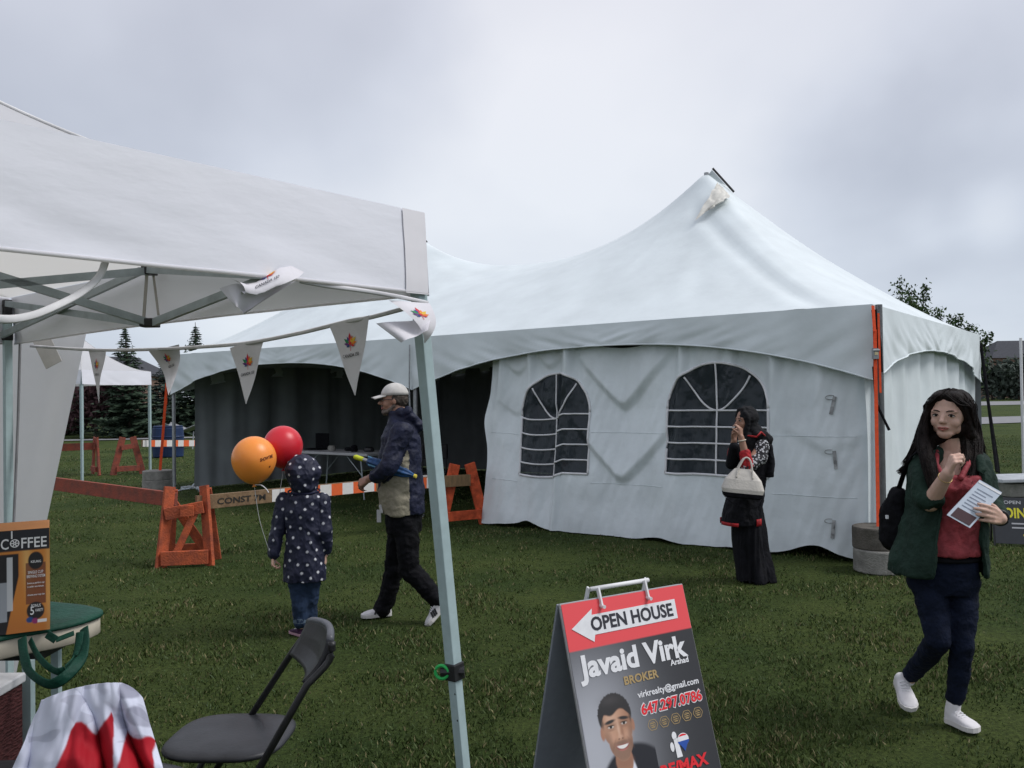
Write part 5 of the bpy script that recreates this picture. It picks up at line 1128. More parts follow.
for (s_, x, y, w_, h_) in (('KEURIG', .825, .670, .034, .010), ('SINGLE CUP', .795, .565, .052, .012), ('BREWING SYSTEM', .785, .525, .062, .012), ('brews a perfect cup', .79, .465, .058, .008), ('in under one minute', .79, .43, .055, .008), ('choose your cup size', .79, .35, .058, .008), ('BONUS', .825, .235, .032, .013), ('5', .815, .165, .013, .034), ('VARIETY', .86, .19, .028, .012)):
    txt(mb, s_, FB(BW * x, BH * y, .003), ex2, Z_, h_ * 1.3, .01, width=w_)
mb.build('lettering', [M['white']], cart)
# ================================================================== people
def fr(f, up=(0, 0, 1)):
    """frame with columns: right, forward, up"""
    f = nrm(f); u = nrm(A(up, float) - f * np.dot(A(up, float), f)); r = np.cross(f, u); return np.stack([r, f, u], 1)
def head_into(mb, c, B, k=1.0, male=False, nose=1.0):
    L = lambda x, y, z: A(c) + B @ A((x, y, z)) * k
    E = lambda p, r: mb.ell(L(*p), A(r) * k, B)
    E((0, -.012, .040), (.074, .092, .078)); E((0, .02, .005), (.069, .070, .075)); E((0, .030, -.035), (.056, .056, .068)); E((0, .055, -.088 if not male else -.094), (.030 if not male else .036, .026, .022))
    for s in (-1, 1):
        E((s * .034, .050, -.028), (.027, .030, .030)); E((s * .040, .016, -.058), (.018, .035, .028)); E((s * .032, .070, .024), (.024, .015, .009 if not male else .012))
        E((s * .075, -.004, -.008), (.008, .017, .029))
    mb.cap(L(0, .082, .012), L(0, .099 + .006 * nose, -.022), .009 * k, .0125 * k); mb.cap(L(0, .094, -.027), L(0, .104 + .006 * nose, -.022), .010 * k, .011 * k)
    for s in (-1, 1): E((s * .010, .092, -.026), (.007, .010, .007))
    E((0, .078, -.056), (.024, .014, .014)); E((0, .082, -.053), (.019, .009, .006)); E((0, .081, -.064), (.016, .009, .006))
def face_parts(root, c, B, k, hairm, skinm, brow=1.0, closed=False):
    L = lambda x, y, z: A(c) + B @ A((x, y, z)) * k
    for s in (-1, 1):
        mb = MB(); mb.ell(L(s * .031, .077, .004), A((.0145, .009, .0068)) * k, B); ey_ = mb.build('eye', M['eyew'], root, smooth=True)
        mb = MB(); mb.ell(L(s * .031 - .001, .083, .004), A((.0066, .004, .0064)) * k, B); mb.build('iris', M['eye'], ey_, smooth=True)
        mb = MB(); mb.tube([L(s * .0175, .083, .0025), L(s * .024, .0875, .0095), L(s * .032, .0880, .0112), L(s * .041, .083, .0085), L(s * .047, .077, .003)], [.0015 * k, .0028 * k, .003 * k, .0026 * k, .0015 * k], 6); mb.build('eyelid', hairm, root, smooth=True)
        mb = MB(); mb.tube([L(s * .013, .090, .023), L(s * .024, .090, .028), L(s * .038, .083, .029), L(s * .050, .070, .023)], [.003 * brow * k, .004 * brow * k, .0034 * brow * k, .0015 * k], 6, flat=.8); mb.build('eyebrow', hairm, root, smooth=True)
    mb = MB(); mb.tube([L(-.024, .083, -.056), L(-.012, .0925, -.0525), L(0, .094, -.0545), L(.012, .0925, -.0525), L(.024, .083, -.056)], [.0015 * k, .0035 * k, .0038 * k, .0035 * k, .0015 * k], 6)
    mb.tube([L(-.021, .084, -.059), L(0, .0925, -.0635), L(.021, .084, -.059)], [.002 * k, .0052 * k, .002 * k], 6); mb.build('lips', M['lip'], root, smooth=True)
def hand_into(mb, w_, d, pn, k=1.0, curl=(20, 30, 25), side=1, spread=6, thumb=35, r=.0082, tcurl=20):
    """w_ wrist, d towards fingers, pn palm normal (direction fingers curl to), side: thumb side sign along pn x d"""
    d = nrm(d); pn = nrm(A(pn) - d * np.dot(pn, d)); s = np.cross(pn, d) * side
    w_ = A(w_, float); kn = []
    for i, (o, l) in enumerate(((.030, .083), (.011, .088), (-.009, .083), (-.027, .074))):
        p = w_ + (d * l + s * o) * k; mb.cap(w_ + (d * .012 + s * o * .55) * k, p, .0145 * k, .0115 * k); kn.append(p)
    for i, (p, ls) in enumerate(zip(kn, ((.040, .024, .020), (.045, .028, .021), (.041, .026, .021), (.032, .019, .018)))):
        a = R_(spread * (1.5 - i)); dd = nrm(d * math.cos(a) + s * math.sin(a)); th = 0.
        for j in range(3):
            th += R_(curl[j] + i * 3); v = dd * math.cos(th) + pn * math.sin(th); q = p + v * ls[j] * k; rr_ = (r, r * .92, r * .82, r * .7)
            mb.cap(p, q, rr_[j] * k * (.9 if i == 3 else 1), rr_[j + 1] * k * (.9 if i == 3 else 1), 10); p = q
    a = R_(thumb); p = w_ + (d * .018 + s * .022) * k; v = nrm(d * math.cos(a) + s * math.sin(a) + pn * .35); q = p + v * .042 * k; mb.cap(p, q, .014 * k, .0108 * k)
    for l, rr0, rr1 in ((.030, .0105, .0095), (.025, .0095, .008)):
        v = nrm(v + pn * math.tan(R_(tcurl)) - s * .25); p = q; q = p + v * l * k; mb.cap(p, q, rr0 * k, rr1 * k, 10)
def oval(c, ex_, ey_, rx, ry, n=28, k=2.3):
    return [A(c, float) + ex_ * rx * np.sign(math.cos(t)) * abs(math.cos(t)) ** (2 / k) + ey_ * ry * np.sign(math.sin(t)) * abs(math.sin(t)) ** (2 / k) for t in np.linspace(0, 2 * math.pi, n, endpoint=False)]
def torso(mb, secs, n=28, k=2.3):
    """secs: (centre, lateral dir, rx, ry)"""
    rings = []
    for c, l, rx, ry in secs:
        l = nrm(l); f = A((-l[1], l[0], 0)); f = nrm(f); rings.append(oval(c, l, f, rx, ry, n, k))
    return mb.loft(rings)
def shoe(root, heel, toe, roll=0., um=None, sm=None, k=1.0, stripe=None, L0=None, ankle=None):
    heel, toe = A(heel, float), A(toe, float); d = nrm(toe - heel); L = np.linalg.norm(toe - heel); up = nrm(A((0, 0, 1)) - d * d[2]); s = np.cross(d, up)
    Q = lambda x, y, z: heel + d * x * L + s * y * k + up * z * k
    ank = A(ankle, float) if ankle is not None else Q(.16, 0, .10)
    mb = MB(); rings = []
    for x, wd_, hh in ((.0, .020, .045), (.03, .030, .062), (.15, .034, .072), (.30, .035, .070), (.45, .038, .060), (.62, .044, .050), (.78, .045, .042), (.90, .038, .034), (.98, .022, .024)):
        rings.append([Q(x, wd_ * math.cos(a), .014 + (hh - .012) * (.5 + .5 * math.sin(a)) if math.sin(a) > 0 else .012 + .008 * (1 + math.sin(a))) for a in np.linspace(0, 2 * math.pi, 18, endpoint=False)])
    mb.loft(rings); mb.cap(Q(.17, 0, .055), ank, .036 * k, .036 * k)
    o = blob('shoe', mb, um, root, .006, 3)
    mb = MB(); outl = [(-.015, 0), (.0, .024), (.08, .033), (.3, .034), (.5, .040), (.7, .048), (.86, .045), (.97, .028), (1.01, 0)]; outl = outl + [(x, -y) for x, y in outl[-2:0:-1]]
    mb.loft([[Q(x, y, 0) for x, y in outl], [Q(x, y * 1.03, .004) for x, y in outl], [Q(x, y * 1.03, .024) for x, y in outl]]); mb.build('sole', sm, o)
    mb = MB()
    for j in range(4): x = .36 + j * .07; mb.tube([Q(x, -.022, .066 - j * .005), Q(x + .01, 0, .080 - j * .008), Q(x, .022, .066 - j * .005)], .0035 * k, 5)
    mb.build('laces', M['white'], o)
    if stripe:
        mb = MB()
        for sd in (-1, 1):
            for j in range(3): x = .40 + j * .09; mb.beam(Q(x, sd * .040, .022), Q(x - .08, sd * .033, .062), .014 * k, .008 * k, s)
        mb.build('stripes', stripe, o)
    return o
whiteshoe = mat('white_canvas', (.68, .66, .67), .7, .06, 20); solew = flat('white_rubber', (.62, .60, .58))

# ------------------------------------------------------------------ young woman at the right
D = 4.22
def jp(px, py, dy=0.): return P(px, py, D + dy)
yw = thing('person', (P(945, 720, D)[0], D, 0), 'young woman in an open dark green jacket over a red top holding leaflets', 'person')
hf = nrm(A((-.70, -.72, -.03))); HB_ = fr(hf, (.06, 0, 1)); HB_[:, 0] *= 1.10; hc = jp(949.0, 415.5, .0); hk = 1.02
bd_ = nrm(A((-.30, -.95, 0))); lat = A((-bd_[1], bd_[0], 0)) * -1      # her left side (photo right)
if lat[0] < 0: lat = -lat
mb = MB(); head_into(mb, hc, HB_, hk); mb.v = mb.v
mb.cap(hc + A((.0, .02, -.06)), jp(952, 452, .05), .050, .058)
mb.ell(hc + HB_ @ A((0, .055, -.085)), (.036, .03, .02), HB_)
torso(mb, [(jp(940, 583, .04), lat, .12, .085), (jp(942, 556, .04), lat, .125, .09), (jp(946, 530, .04), lat, .115, .085), (jp(949, 505, .04), lat, .11, .085), (jp(950, 482, .03), lat, .13, .10), (jp(951, 468, .04), lat, .115, .08), (jp(952, 458, .05), lat, .09, .060), (jp(952, 449, .05), lat, .07, .06)])
# legs
hipR, kneeR, ankR = jp(925, 585, .03), jp(938, 640, -.06), jp(910, 679, .30)
hipL, kneeL, ankL = jp(962, 585, .02), jp(962, 645, -.05), jp(954.5, 703, .03)
mb.chain([hipR, kneeR, ankR], [.060, .040, .028]); mb.chain([hipL, kneeL, ankL], [.060, .040, .028])
# right arm (photo left): elbow low, fist raised to chin
shR, elR, wrR = jp(923, 464, .03), jp(930, 503, -.10), jp(948, 473, -.26)
shL, elL, wrL = jp(977, 466, .03), jp(993, 507, -.02), jp(1001, 519, -.24)
mb.chain([shR, elR, wrR], [.036, .043, .028]); mb.chain([shL, elL, wrL], [.040, .034, .027])
hand_into(mb, wrR, jp(955, 455, -.30) - wrR, A((.85, -.15, .1)), .92, (62, 75, 45), side=-1, spread=3, thumb=22, tcurl=28)
hand_into(mb, wrL, jp(985, 512, -.34) - wrL, A((-.1, .95, -.15)), 1.02, (12, 22, 18), side=1, spread=3, thumb=40, r=.0108)
blob('body', mb, M['skin'], yw, .0048, 3)
face_parts(yw, hc, HB_, hk, M['hair'], M['skin'], 1.0)
# hair: parted cap and long locks
hm = MB(); HL = lambda x, y, z: hc + HB_ @ A((x, y, z)) * hk
for s in (-1, 1):
    hm.ell(HL(s * .026, -.030, .052), A((.060, .092, .078)) * hk, HB_); hm.ell(HL(s * .068, -.03, .0), A((.024, .052, .090)) * hk, HB_)
hm.ell(HL(0, -.06, .0), A((.078, .065, .10)) * hk, HB_); hm.ell(HL(-.022, .022, .088), A((.048, .052, .034)) * hk, HB_); hm.ell(HL(.024, .022, .088), A((.046, .050, .034)) * hk, HB_)
hm.chain([HL(-.045, .050, .085), HL(-.072, .040, .045), HL(-.083, .012, -.02), HL(-.088, -.01, -.09)], [.018, .016, .018, .026])
hm.chain([HL(.040, .052, .088), HL(.068, .045, .05), HL(.082, .022, -.01), HL(.086, .0, -.09)], [.022, .02, .022, .028])
hm.chain([HL(-.07, -.01, -.05), jp(931, 440, .05), jp(926, 455, .04)], [.035, .036, .03]); hm.chain([HL(.07, -.01, -.05), jp(969, 440, .05)], [.035, .04])
hm.chain([HL(0, -.06, .02), HL(0, -.075, -.10), HL(0, -.08, -.2)], [.08, .075, .07])
LOCKS = [([(928, 412, .06), (921, 436, .08), (915, 450, .06), (905, 464, .04)], [.020, .026, .022, .008]), ([(925, 415, .03), (923, 437, .0), (928, 460, -.09), (934, 484, -.14), (939, 500, -.155)], [.016, .026, .034, .030, .010]),
 ([(925, 430, .06), (919, 447, .10), (911, 463, .1), (899, 472, .08)], [.026, .030, .02, .005]), ([(969, 410, .03), (974, 432, .03), (975, 452, -.02), (974, 470, -.07), (969, 486, -.13)], [.026, .034, .036, .030, .010]),
 ([(970, 420, .08), (977, 440, .06), (981, 452, .04), (984, 460, .03)], [.03, .03, .022, .008]), ([(967, 437, .03), (966, 456, -.04), (964, 472, -.10)], [.020, .022, .008])]
for pts, rs in LOCKS: hm.chain([jp(*q) for q in pts], rs)
def hmask(co): return np.ones(len(co))
ho = blob('hair', hm, M['hair'], yw, .006, 5, wr=dict(amp=.003, freq=42, stretch=(1, 1, .22)))
# loose strands
hs = MB()
for pts, rs in LOCKS:
    for k in range(46):
        of = nrm(rng.normal(size=3)); pp = [jp(*q) + of * (rs[i] * (.85 + .25 * rng.random()) + (.006 if i == len(pts) - 1 else 0)) + rng.normal(size=3) * .003 for i, q in enumerate(pts)]; hs.tube(smooth_pts(pp, 5), list(np.linspace(.0030, .0009, (len(pp) - 1) * 5 + 1)), 4)
for k in range(150):
    sg = -1 if rng.random() < .5 else 1; y0 = .085 - .15 * rng.random(); j1, j2 = rng.normal(size=2) * .006; pp = [HL(sg * .008, y0, .132 - .9 * abs(y0 + .02) ** 1.6), HL(sg * (.055 + j1), y0 * .95, .108 - 2.2 * max(0, y0 + .02) ** 1.7), HL(sg * (.088 + j2), min(y0, .052) * .8 - .005, .045), HL(sg * (.096 + j1), min(y0, .03) * .6 - .01, -.03), HL(sg * (.098 + j2), -.02, -.10)]; hs.tube(smooth_pts(pp, 4), list(np.linspace(.0022, .0012, 17)), 4)
hs.build('hair_strands', M['hair'], ho, smooth=True)
# red top
redm = mat('red_blouse', (.30, .045, .055), .7, .2, 14, .5, 30)
mb = MB(); torso(mb, [(jp(945, 553, .01), lat, .158, .135), (jp(946, 548, .01), lat, .160, .137), (jp(948, 528, .01), lat, .150, .128), (jp(950, 505, .01), lat, .143, .128), (jp(951, 486, -.01), lat, .158, .140), (jp(952, 474, .0), lat, .160, .125)])
blob('blouse', mb, redm, yw, .007, 4, wr=dict(amp=.010, freq=16, stretch=(1, 1, .6)))
mb = MB()
for s in (-1, 1): mb.chain([jp(952 + s * 9, 478, -.13), jp(952 + s * 16, 464, -.08), jp(952 + s * 15, 452, .02)], [.014, .013, .012])
mb.build('blouse_neck_trim', redm, yw, smooth=True)
# jeans
mb = MB(); torso(mb, [(jp(943, 553, .03), lat, .150, .120), (jp(942, 566, .03), lat, .166, .132), (jp(943, 582, .03), lat, .168, .125), (jp(943, 592, .03), lat, .150, .11)])
mb.chain([jp(927, 580, .03), jp(934, 612, -.01), kneeR, jp(925, 658, .12), jp(911, 675, .28)], [.084, .074, .060, .054, .042]); mb.chain([jp(961, 580, .02), jp(963, 612, -.02), kneeL, jp(959, 672, -.01), jp(955, 698, .03)], [.082, .070, .055, .052, .043])
blob('jeans', mb, M['denim'], yw, .007, 5, wr=dict(amp=.007, freq=16, stretch=(1, 1, 1.4)))
mb = MB(); mb.tube([*[jp(943, 556, .03) + q for q in [lat * .163 * math.cos(t) + A((-lat[1], lat[0], 0)) * .135 * math.sin(t) for t in np.linspace(0, 6.283, 30)]]], .012, 6); mb.build('belt', M['black'], yw, smooth=True)
# jacket: open shell + sleeves
jm = mat('dark_green_jacket', (.016, .036, .026), .8, .2, 10, .4, 60, .2)
mb = MB(); secs = [(jp(938, 574, .03), .215, .165, 12, 60), (jp(939, 560, .03), .212, .165, 12, 56), (jp(942, 535, .03), .190, .155, 12, 50), (jp(946, 508, .03), .172, .150, 13, 50), (jp(948, 485, .02), .178, .155, 18, 46), (jp(950, 468, .03), .188, .135, 25, 36), (jp(951, 458, .04), .172, .105, 28, 38), (jp(952, 450, .06), .115, .075, 40, 50)]
def jshell(u, v):
    x = v * (len(secs) - 1); i = min(int(x), len(secs) - 2); f = x - i; c = secs[i][0] * (1 - f) + secs[i + 1][0] * f; rx, ry, aL, aR = [secs[i][k] * (1 - f) + secs[i + 1][k] * f for k in (1, 2, 3, 4)]
    # angle measured from body forward, sweep round the back
    a0, a1 = R_(aL), R_(360 - aR); a = a0 + (a1 - a0) * u; flare = 1 + .04 * math.sin(a * 7 + 3) * (1 - v)
    return c + (-lat) * rx * math.sin(a) * flare + bd_ * ry * math.cos(a) * flare
mb2 = MB(); mb2.sheet(jshell, list(np.linspace(0, 1, 60)), list(np.linspace(0, 1, 50)))
tmp = mb2.build('tmp', jm, None); sm_ = tmp.modifiers.new('s', 'SOLIDIFY'); sm_.thickness = .020; sm_.offset = 0
dg = bpy.context.evaluated_depsgraph_get(); me = bpy.data.meshes.new_from_object(tmp.evaluated_get(dg)); mb = MB(); mb.add([v.co[:] for v in me.vertices], [tuple(p.vertices) for p in me.polygons]); bpy.data.objects.remove(tmp)
mb.chain([jp(941, 452, .05), jp(925, 461, .03)], [.036, .064]); mb.chain([jp(962, 452, .05), jp(976, 462, .03)], [.036, .062])
mb.chain([jp(925, 461, .03), jp(921, 478, -.02), jp(926, 497, -.08)], [.068, .066, .062]); mb.cap(jp(926, 499, -.08), jp(934, 499, -.13), .058, .052)
mb.chain([jp(976, 462, .03), jp(985, 482, .0), jp(991, 505, -.02), jp(998, 515, -.14)], [.066, .060, .056, .048])
blob('jacket', mb, jm, yw, .007, 4, wr=dict(amp=.014, freq=10, stretch=(1, 1, .8), amp2=.005))
# lapel line
mb = MB()
for s, uu in ((-1, 0.0), (1, 1.0)):
    mb.tube([jshell(abs(uu - .012), v) + bd_ * .012 for v in np.linspace(.02, .96, 24)], [.010 + .012 * (v > .5) for v in np.linspace(.02, .96, 24)], 6, flat=.5)
mb.build('lapel', jm, yw, smooth=True)
# shoes
shoe(yw, jp(898.5, 682, .36), jp(911, 712, .14), um=whiteshoe, sm=solew, ankle=jp(908, 680, .31), k=.95)
hL = A(jp(948, 715, .06)); hL[2] = .012; tL = A(jp(979, 728, -.14)); tL[2] = .012
shoe(yw, A((jp(945, 712, .08)[0], D + .06, .015)), A((jp(979, 726, -.10)[0], D - .09, .015)), um=whiteshoe, sm=solew, ankle=jp(954, 702, .03), k=.98)
# wristbands
mb = MB(); x, y, z = basis(elL - wrL); w0 = wrL + (elL - wrL) * .10; mb.tube([w0 + .033 * (math.cos(t) * x + math.sin(t) * y) for t in np.linspace(0, 6.283, 20)], .008, 6); mb.build('watch', M['blackp'], yw, smooth=True)
mb = MB(); x, y, z = basis(elR - wrR); w0 = wrR + (elR - wrR) * .15; mb.tube([w0 + .031 * (math.cos(t) * x + math.sin(t) * y) for t in np.linspace(0, 6.283, 20)], .002, 5); mb.build('thin_bracelet', mat('gold_chain', (.5, .35, .15), .4, metal=.5), yw, smooth=True)
# leaflets in her hand
cn = [jp(947, 515, -.33), jp(970, 528, -.33), jp(1004, 497, -.22), jp(979, 481, -.22)]
e1, e2 = cn[1] - cn[0], cn[3] - cn[0]; nn3 = nrm(np.cross(e1, e2)); nn3 = nn3 if nn3[1] < 0 else -nn3; e1 = nrm(e1) * np.linalg.norm(e1); 
lf = thing('leaflet_bundle', cn[0], 'stack of pale folded leaflets held at a slant by the young woman', 'leaflets'); k_ = A((0, 0, 0.))
mb = MB()
for j in range(4):
    o = cn[0] - nn3 * .004 * j + A((.004 * j, 0, .003 * j)); mb.add([o, o + e1, o + e1 + e2, o + e2], [(0, 1, 2, 3)]); mb.add([o - nn3 * .0025, o + e1 - nn3 * .0025, o + e1 + e2 - nn3 * .0025, o + e2 - nn3 * .0025], [(0, 1, 2, 3)])
mb.build('sheets', flat('leaflet_paper', (.50, .56, .64)), lf)
mb = MB(); R4 = lambda a0, a1, b0, b1: [cn[0] + e1 * a + e2 * b + nn3 * .002 for a, b in ((a0, b0), (a1, b0), (a1, b1), (a0, b1))]
mb.add(R4(.10, .92, .03, .26), [(0, 1, 2, 3)], 0)
for k in range(7): mb.add(R4(.15, .85 - .1 * (k % 3), .34 + k * .08, .355 + k * .08), [(0, 1, 2, 3)], 1)
mb.add(R4(.0, 1, .96, 1.0), [(0, 1, 2, 3)], 2); mb.build('print', [flat('leaflet_photo', (.06, .03, .035)), flat('leaflet_text', (.17, .2, .27)), M['white']], lf)
# backpack
bp_ = thing('backpack', jp(893, 550, .2), 'black backpack hanging behind the young woman', 'backpack')
mb = MB(); mb.ell(jp(895, 522, .20), (.072, .10, .150)); mb.ell(jp(895, 532, .20), (.078, .11, .115)); mb.ell(jp(897, 500, .18), (.05, .07, .075))
blob('pack', mb, M['black'], bp_, .009, 4, wr=dict(amp=.012, freq=11))
mb = MB(); mb.tube([jp(899, 488, .13), jp(905, 470, .06), jp(912, 456, .0), jp(920, 449, .02)], .014, 6, flat=.4); mb.build('shoulder_strap', M['black'], bp_, smooth=True)
mb = MB(); mb.box(jp(887, 517, .10), (.012, .01, .018)); mb.build('logo_patch', M['white'], bp_)

# ------------------------------------------------------------------ walking man
D = 6.4
mn = thing('person', (P(400, 620, D)[0], D, 0), 'walking man in a white cap and navy and beige jacket with black trousers', 'person')
hf = nrm(A((-1, -.12, -.02))); HB_ = fr(hf); hc = jp(394, 400); hk = 1.0; mlat = A((.10, -1., 0))   # his left is toward the camera
mb = MB(); head_into(mb, hc, HB_, hk, True, 1.6); mb.cap(hc + A((.02, 0, -.06)), jp(402, 423), .058, .065)
lat = A((.12, -1, 0))
torso(mb, [(jp(404, 515), lat, .12, .09), (jp(402, 490), lat, .13, .10), (jp(400, 465), lat, .14, .10), (jp(401, 440), lat, .15, .10), (jp(402, 426), lat, .13, .08), (jp(401, 420), lat, .07, .07)])
hN, kN, aN = jp(405, 515, -.08), jp(409, 569, -.10), jp(438, 602, -.10); hF, kF, aF = jp(400, 515, .08), jp(394, 570, .08), jp(383, 608, .10)
mb.chain([hN, kN, aN], [.065, .045, .035]); mb.chain([hF, kF, aF], [.065, .045, .035])
shN, elN, wrN = jp(402, 432, -.19), jp(388, 468, -.26), jp(369, 479, -.17); shF, elF, wrF = jp(400, 432, .18), jp(392, 470, .2), jp(370, 478, .03)
mb.chain([shN, elN, wrN], [.055, .045, .03]); mb.chain([shF, elF, wrF], [.055, .045, .03])
hand_into(mb, wrN, A((-.75, .3, -.35)), A((.2, .6, -.5)), 1.0, (35, 40, 30), side=1); hand_into(mb, wrF, A((-.6, -.4, -.45)), A((.3, -.6, -.4)), 1.0, (35, 40, 30), side=-1)
blob('body', mb, M['skin_d'], mn, .0065, 3)
face_parts(mn, hc, HB_, hk, M['hair'], M['skin_d'])
L_ = lambda x, y, z: hc + HB_ @ A((x, y, z)) * hk
hm = MB(); hm.ell(L_(0, -.045, .005), (.079, .062, .068), HB_); 
for s in (-1, 1): hm.ell(L_(s * .070, -.018, .012), (.012, .035, .045), HB_)
blob('hair', hm, mat('grey_brown_hair', (.07, .055, .045), .8, .3, 40), mn, .006, 3, wr=dict(amp=.006, freq=60))
hm = MB(); hm.ell(L_(0, .060, -.088), (.042, .036, .028), HB_); 
for s in (-1, 1): hm.chain([L_(s * .058, .0, -.045), L_(s * .048, .035, -.075), L_(s * .02, .07, -.09)], [.013, .016, .018])
hm.ell(L_(0, .090, -.042), (.026, .010, .008), HB_)
blob('beard', hm, mat('grey_beard', (.17, .14, .12), .9, .3, 60), mn, .005, 3, wr=dict(amp=.006, freq=70))
gl = MB()
for s in (-1, 1):
    rg = [L_(s * .031 + .020 * math.cos(t), .098, .003 + .015 * math.sin(t)) for t in np.linspace(0, 6.283, 20)]; gl.tube(rg, .002, 5); gl.tube([L_(s * .051, .096, .006), L_(s * .074, .05, .006), L_(s * .078, -.005, .004)], .0022, 5)
gl.tube([L_(-.011, .1, .004), L_(.011, .1, .004)], .002, 5); gl.build('glasses', M['blackp'], mn, smooth=True)
capm = mat('pale_cap_cloth', (.55, .53, .50), .85, .1, 20)
mb = MB(); rings = []
for a in (0, 15, 30, 45, 60, 75, 86): rings.append([L_(.086 * math.cos(R_(a)) * math.cos(t), -.008 + .104 * math.cos(R_(a)) * math.sin(t), .036 + .094 * math.sin(R_(a))) for t in np.linspace(0, 2 * math.pi, 28, endpoint=False)])
mb.loft(rings); cp_ = mb.build('cap', capm, mn, smooth=True)
mb = MB(); mb.sheet(lambda u, v: L_((u - .5) * .135 * (1 - .25 * v * v), .085 - .03 * abs(u - .5) * 2 + .085 * v, .044 - .022 * v - .05 * (u - .5) ** 2), list(np.linspace(0, 1, 12)), list(np.linspace(0, 1, 8))); mb.build('brim', capm, cp_, smooth=True, solid=.006)
navy = mat('navy_shell_fabric', (.010, .013, .036), .6, .2, 12, .3, 50, .3); beige = mat('beige_shell_fabric', (.30, .27, .20), .7, .12, 10, .3, 40, .2)
mb = MB(); torso(mb, [(jp(403, 513), lat, .195, .165), (jp(402, 505), lat, .2, .170), (jp(401, 480), lat, .2, .165), (jp(400, 455), lat, .205, .158), (jp(401, 437), lat, .205, .145), (jp(402, 425), lat, .165, .10), (jp(400, 416), lat, .085, .085), (jp(398, 411), lat, .078, .080)])
mb.chain([shN, elN], [.078, .072]); mb.chain([elN, jp(376, 475, -.20)], [.070, .055]); mb.chain([shF, elF, jp(378, 476, .1)], [.078, .070, .055])
mb.chain([jp(408, 412, -.09), jp(418, 426, -.04), jp(417, 430, .06)], [.035, .05, .04]); mb.cap(jp(400, 412, -.07), jp(412, 418, -.09), .03, .04)
jo = blob('jacket', mb, navy, mn, .008, 4, wr=dict(amp=.018, freq=8, stretch=(1, 1, 1.2), amp2=.007))
# beige side panel: faces of the jacket chosen by seam lines; near side only
jo.data.materials.append(beige)
def seg_d(p, a, b):
    t = max(0, min(1, np.dot(p - a, b - a) / np.dot(b - a, b - a))); return np.linalg.norm(p - a - (b - a) * t)
def panel(me, root):
    for p in me.polygons:
        c = A(p.center) + A(root.location); v = c - A((0, 0, CAMZ)); s_ = v[1]; X, Zz = c[0], c[2]
        # seam outline in metres relative to the man's root
        x, z = X - root.location[0], Zz
        if abs(p.normal[1]) > .2 or True:
            if z < 1.36:
                f = (1.36 - z) / .44; left = .075 - .25 * min(f, 1) ** .9; right = .075 + .03 * min(f * 4, 1)
                dA = min(seg_d(c, shN, elN), seg_d(c, elN, jp(378, 474, -.20)))
                if left < x < right and (dA > .088 or c[2] < 1.02) and (c[1] - root.location[1]) < .02 and not (z > .98 and x < -.16): p.material_index = 1
panel(jo.data, mn)
trou = mat('black_trousers', (.006, .006, .008), .85, .3, 12, .3, 50, .15)
mb = MB(); torso(mb, [(jp(405, 503), lat, .16, .13), (jp(404, 520), lat, .17, .14), (jp(403, 532), lat, .15, .13)]); mb.chain([hN, jp(408, 545, -.1), kN, jp(424, 585, -.1), jp(437, 600, -.1)], [.098, .090, .078, .072, .072]); mb.chain([hF, jp(398, 545, .08), kF, jp(389, 592, .09), jp(383, 608, .10)], [.098, .088, .075, .070, .072])
blob('trousers', mb, trou, mn, .008, 4, wr=dict(amp=.014, freq=9, stretch=(1, 1, 1.4)))
shoe(mn, A((jp(391, 615, .10)[0], D + .12, .012)), A((jp(361, 615, .05)[0], D + .05, .012)), um=whiteshoe, sm=solew, stripe=M['blackp'], ankle=jp(384, 608, .10), k=1.05)
shoe(mn, jp(446, 607, -.11), jp(427, 627, -.14), um=whiteshoe, sm=solew, stripe=M['blackp'], ankle=jp(439, 603, -.10), k=1.05)
mb = MB(); mb.box(jp(379, 516, -.12), (.03, .02, .09)); mb.tube([jp(380, 505, -.12), jp(382, 513, -.14)], .010, 6); mb.build('key_tag', flat('pale_plastic_tag', (.5, .5, .5)), mn)
# folded umbrella tucked under the arm
um = thing('folded_umbrella', jp(385, 470, -.2), 'folded blue umbrella with yellow tips tucked under the man\'s arm', 'umbrella')
u0, u1 = jp(354, 456.5, -.11), jp(416.5, 476.5, -.222); U_ = lambda q: u0 + (u1 - u0) * q
mb = MB(); rings = []; x, y, z = basis(u1 - u0)
for q, r in ((.22, .020), (.27, .034), (.45, .040), (.65, .044), (.80, .034), (.97, .010)):
    rings.append([U_(q) + r * (1 + .16 * math.cos(6 * t)) * (math.cos(t) * x + math.sin(t) * y) for t in np.linspace(0, 6.283, 37)[:-1]])
mb.loft(rings); mb.build('folded_canopy', mat('blue_nylon', (.02, .075, .20), .5, .3, 30), um, smooth=True)
mb = MB(); mb.tube([U_(.14), U_(.25)], .014, 8); mb.build('shaft', M['steel'], um)
mb = MB(); mb.tube([U_(0), U_(.03), U_(.15)], [.012, .019, .017], 10); mb.build('handle', flat('yellow_grip', (.60, .66, .04)), um, smooth=True)
mb = MB(); mb.tube([U_(.96), U_(1.0)], .014, 8); mb.build('tip', flat('yellow_tip', (.75, .6, .08)), um)
for d_2 in ((.01, -.03, -.025), (-.0, .02, .03)):
    mb = MB(); mb.tube([U_(.22) + A(d_2), U_(.4) + A(d_2)], .006, 6); mb.build('rib_tip', flat('pale_blue_rib', (.15, .35, .5)), um)

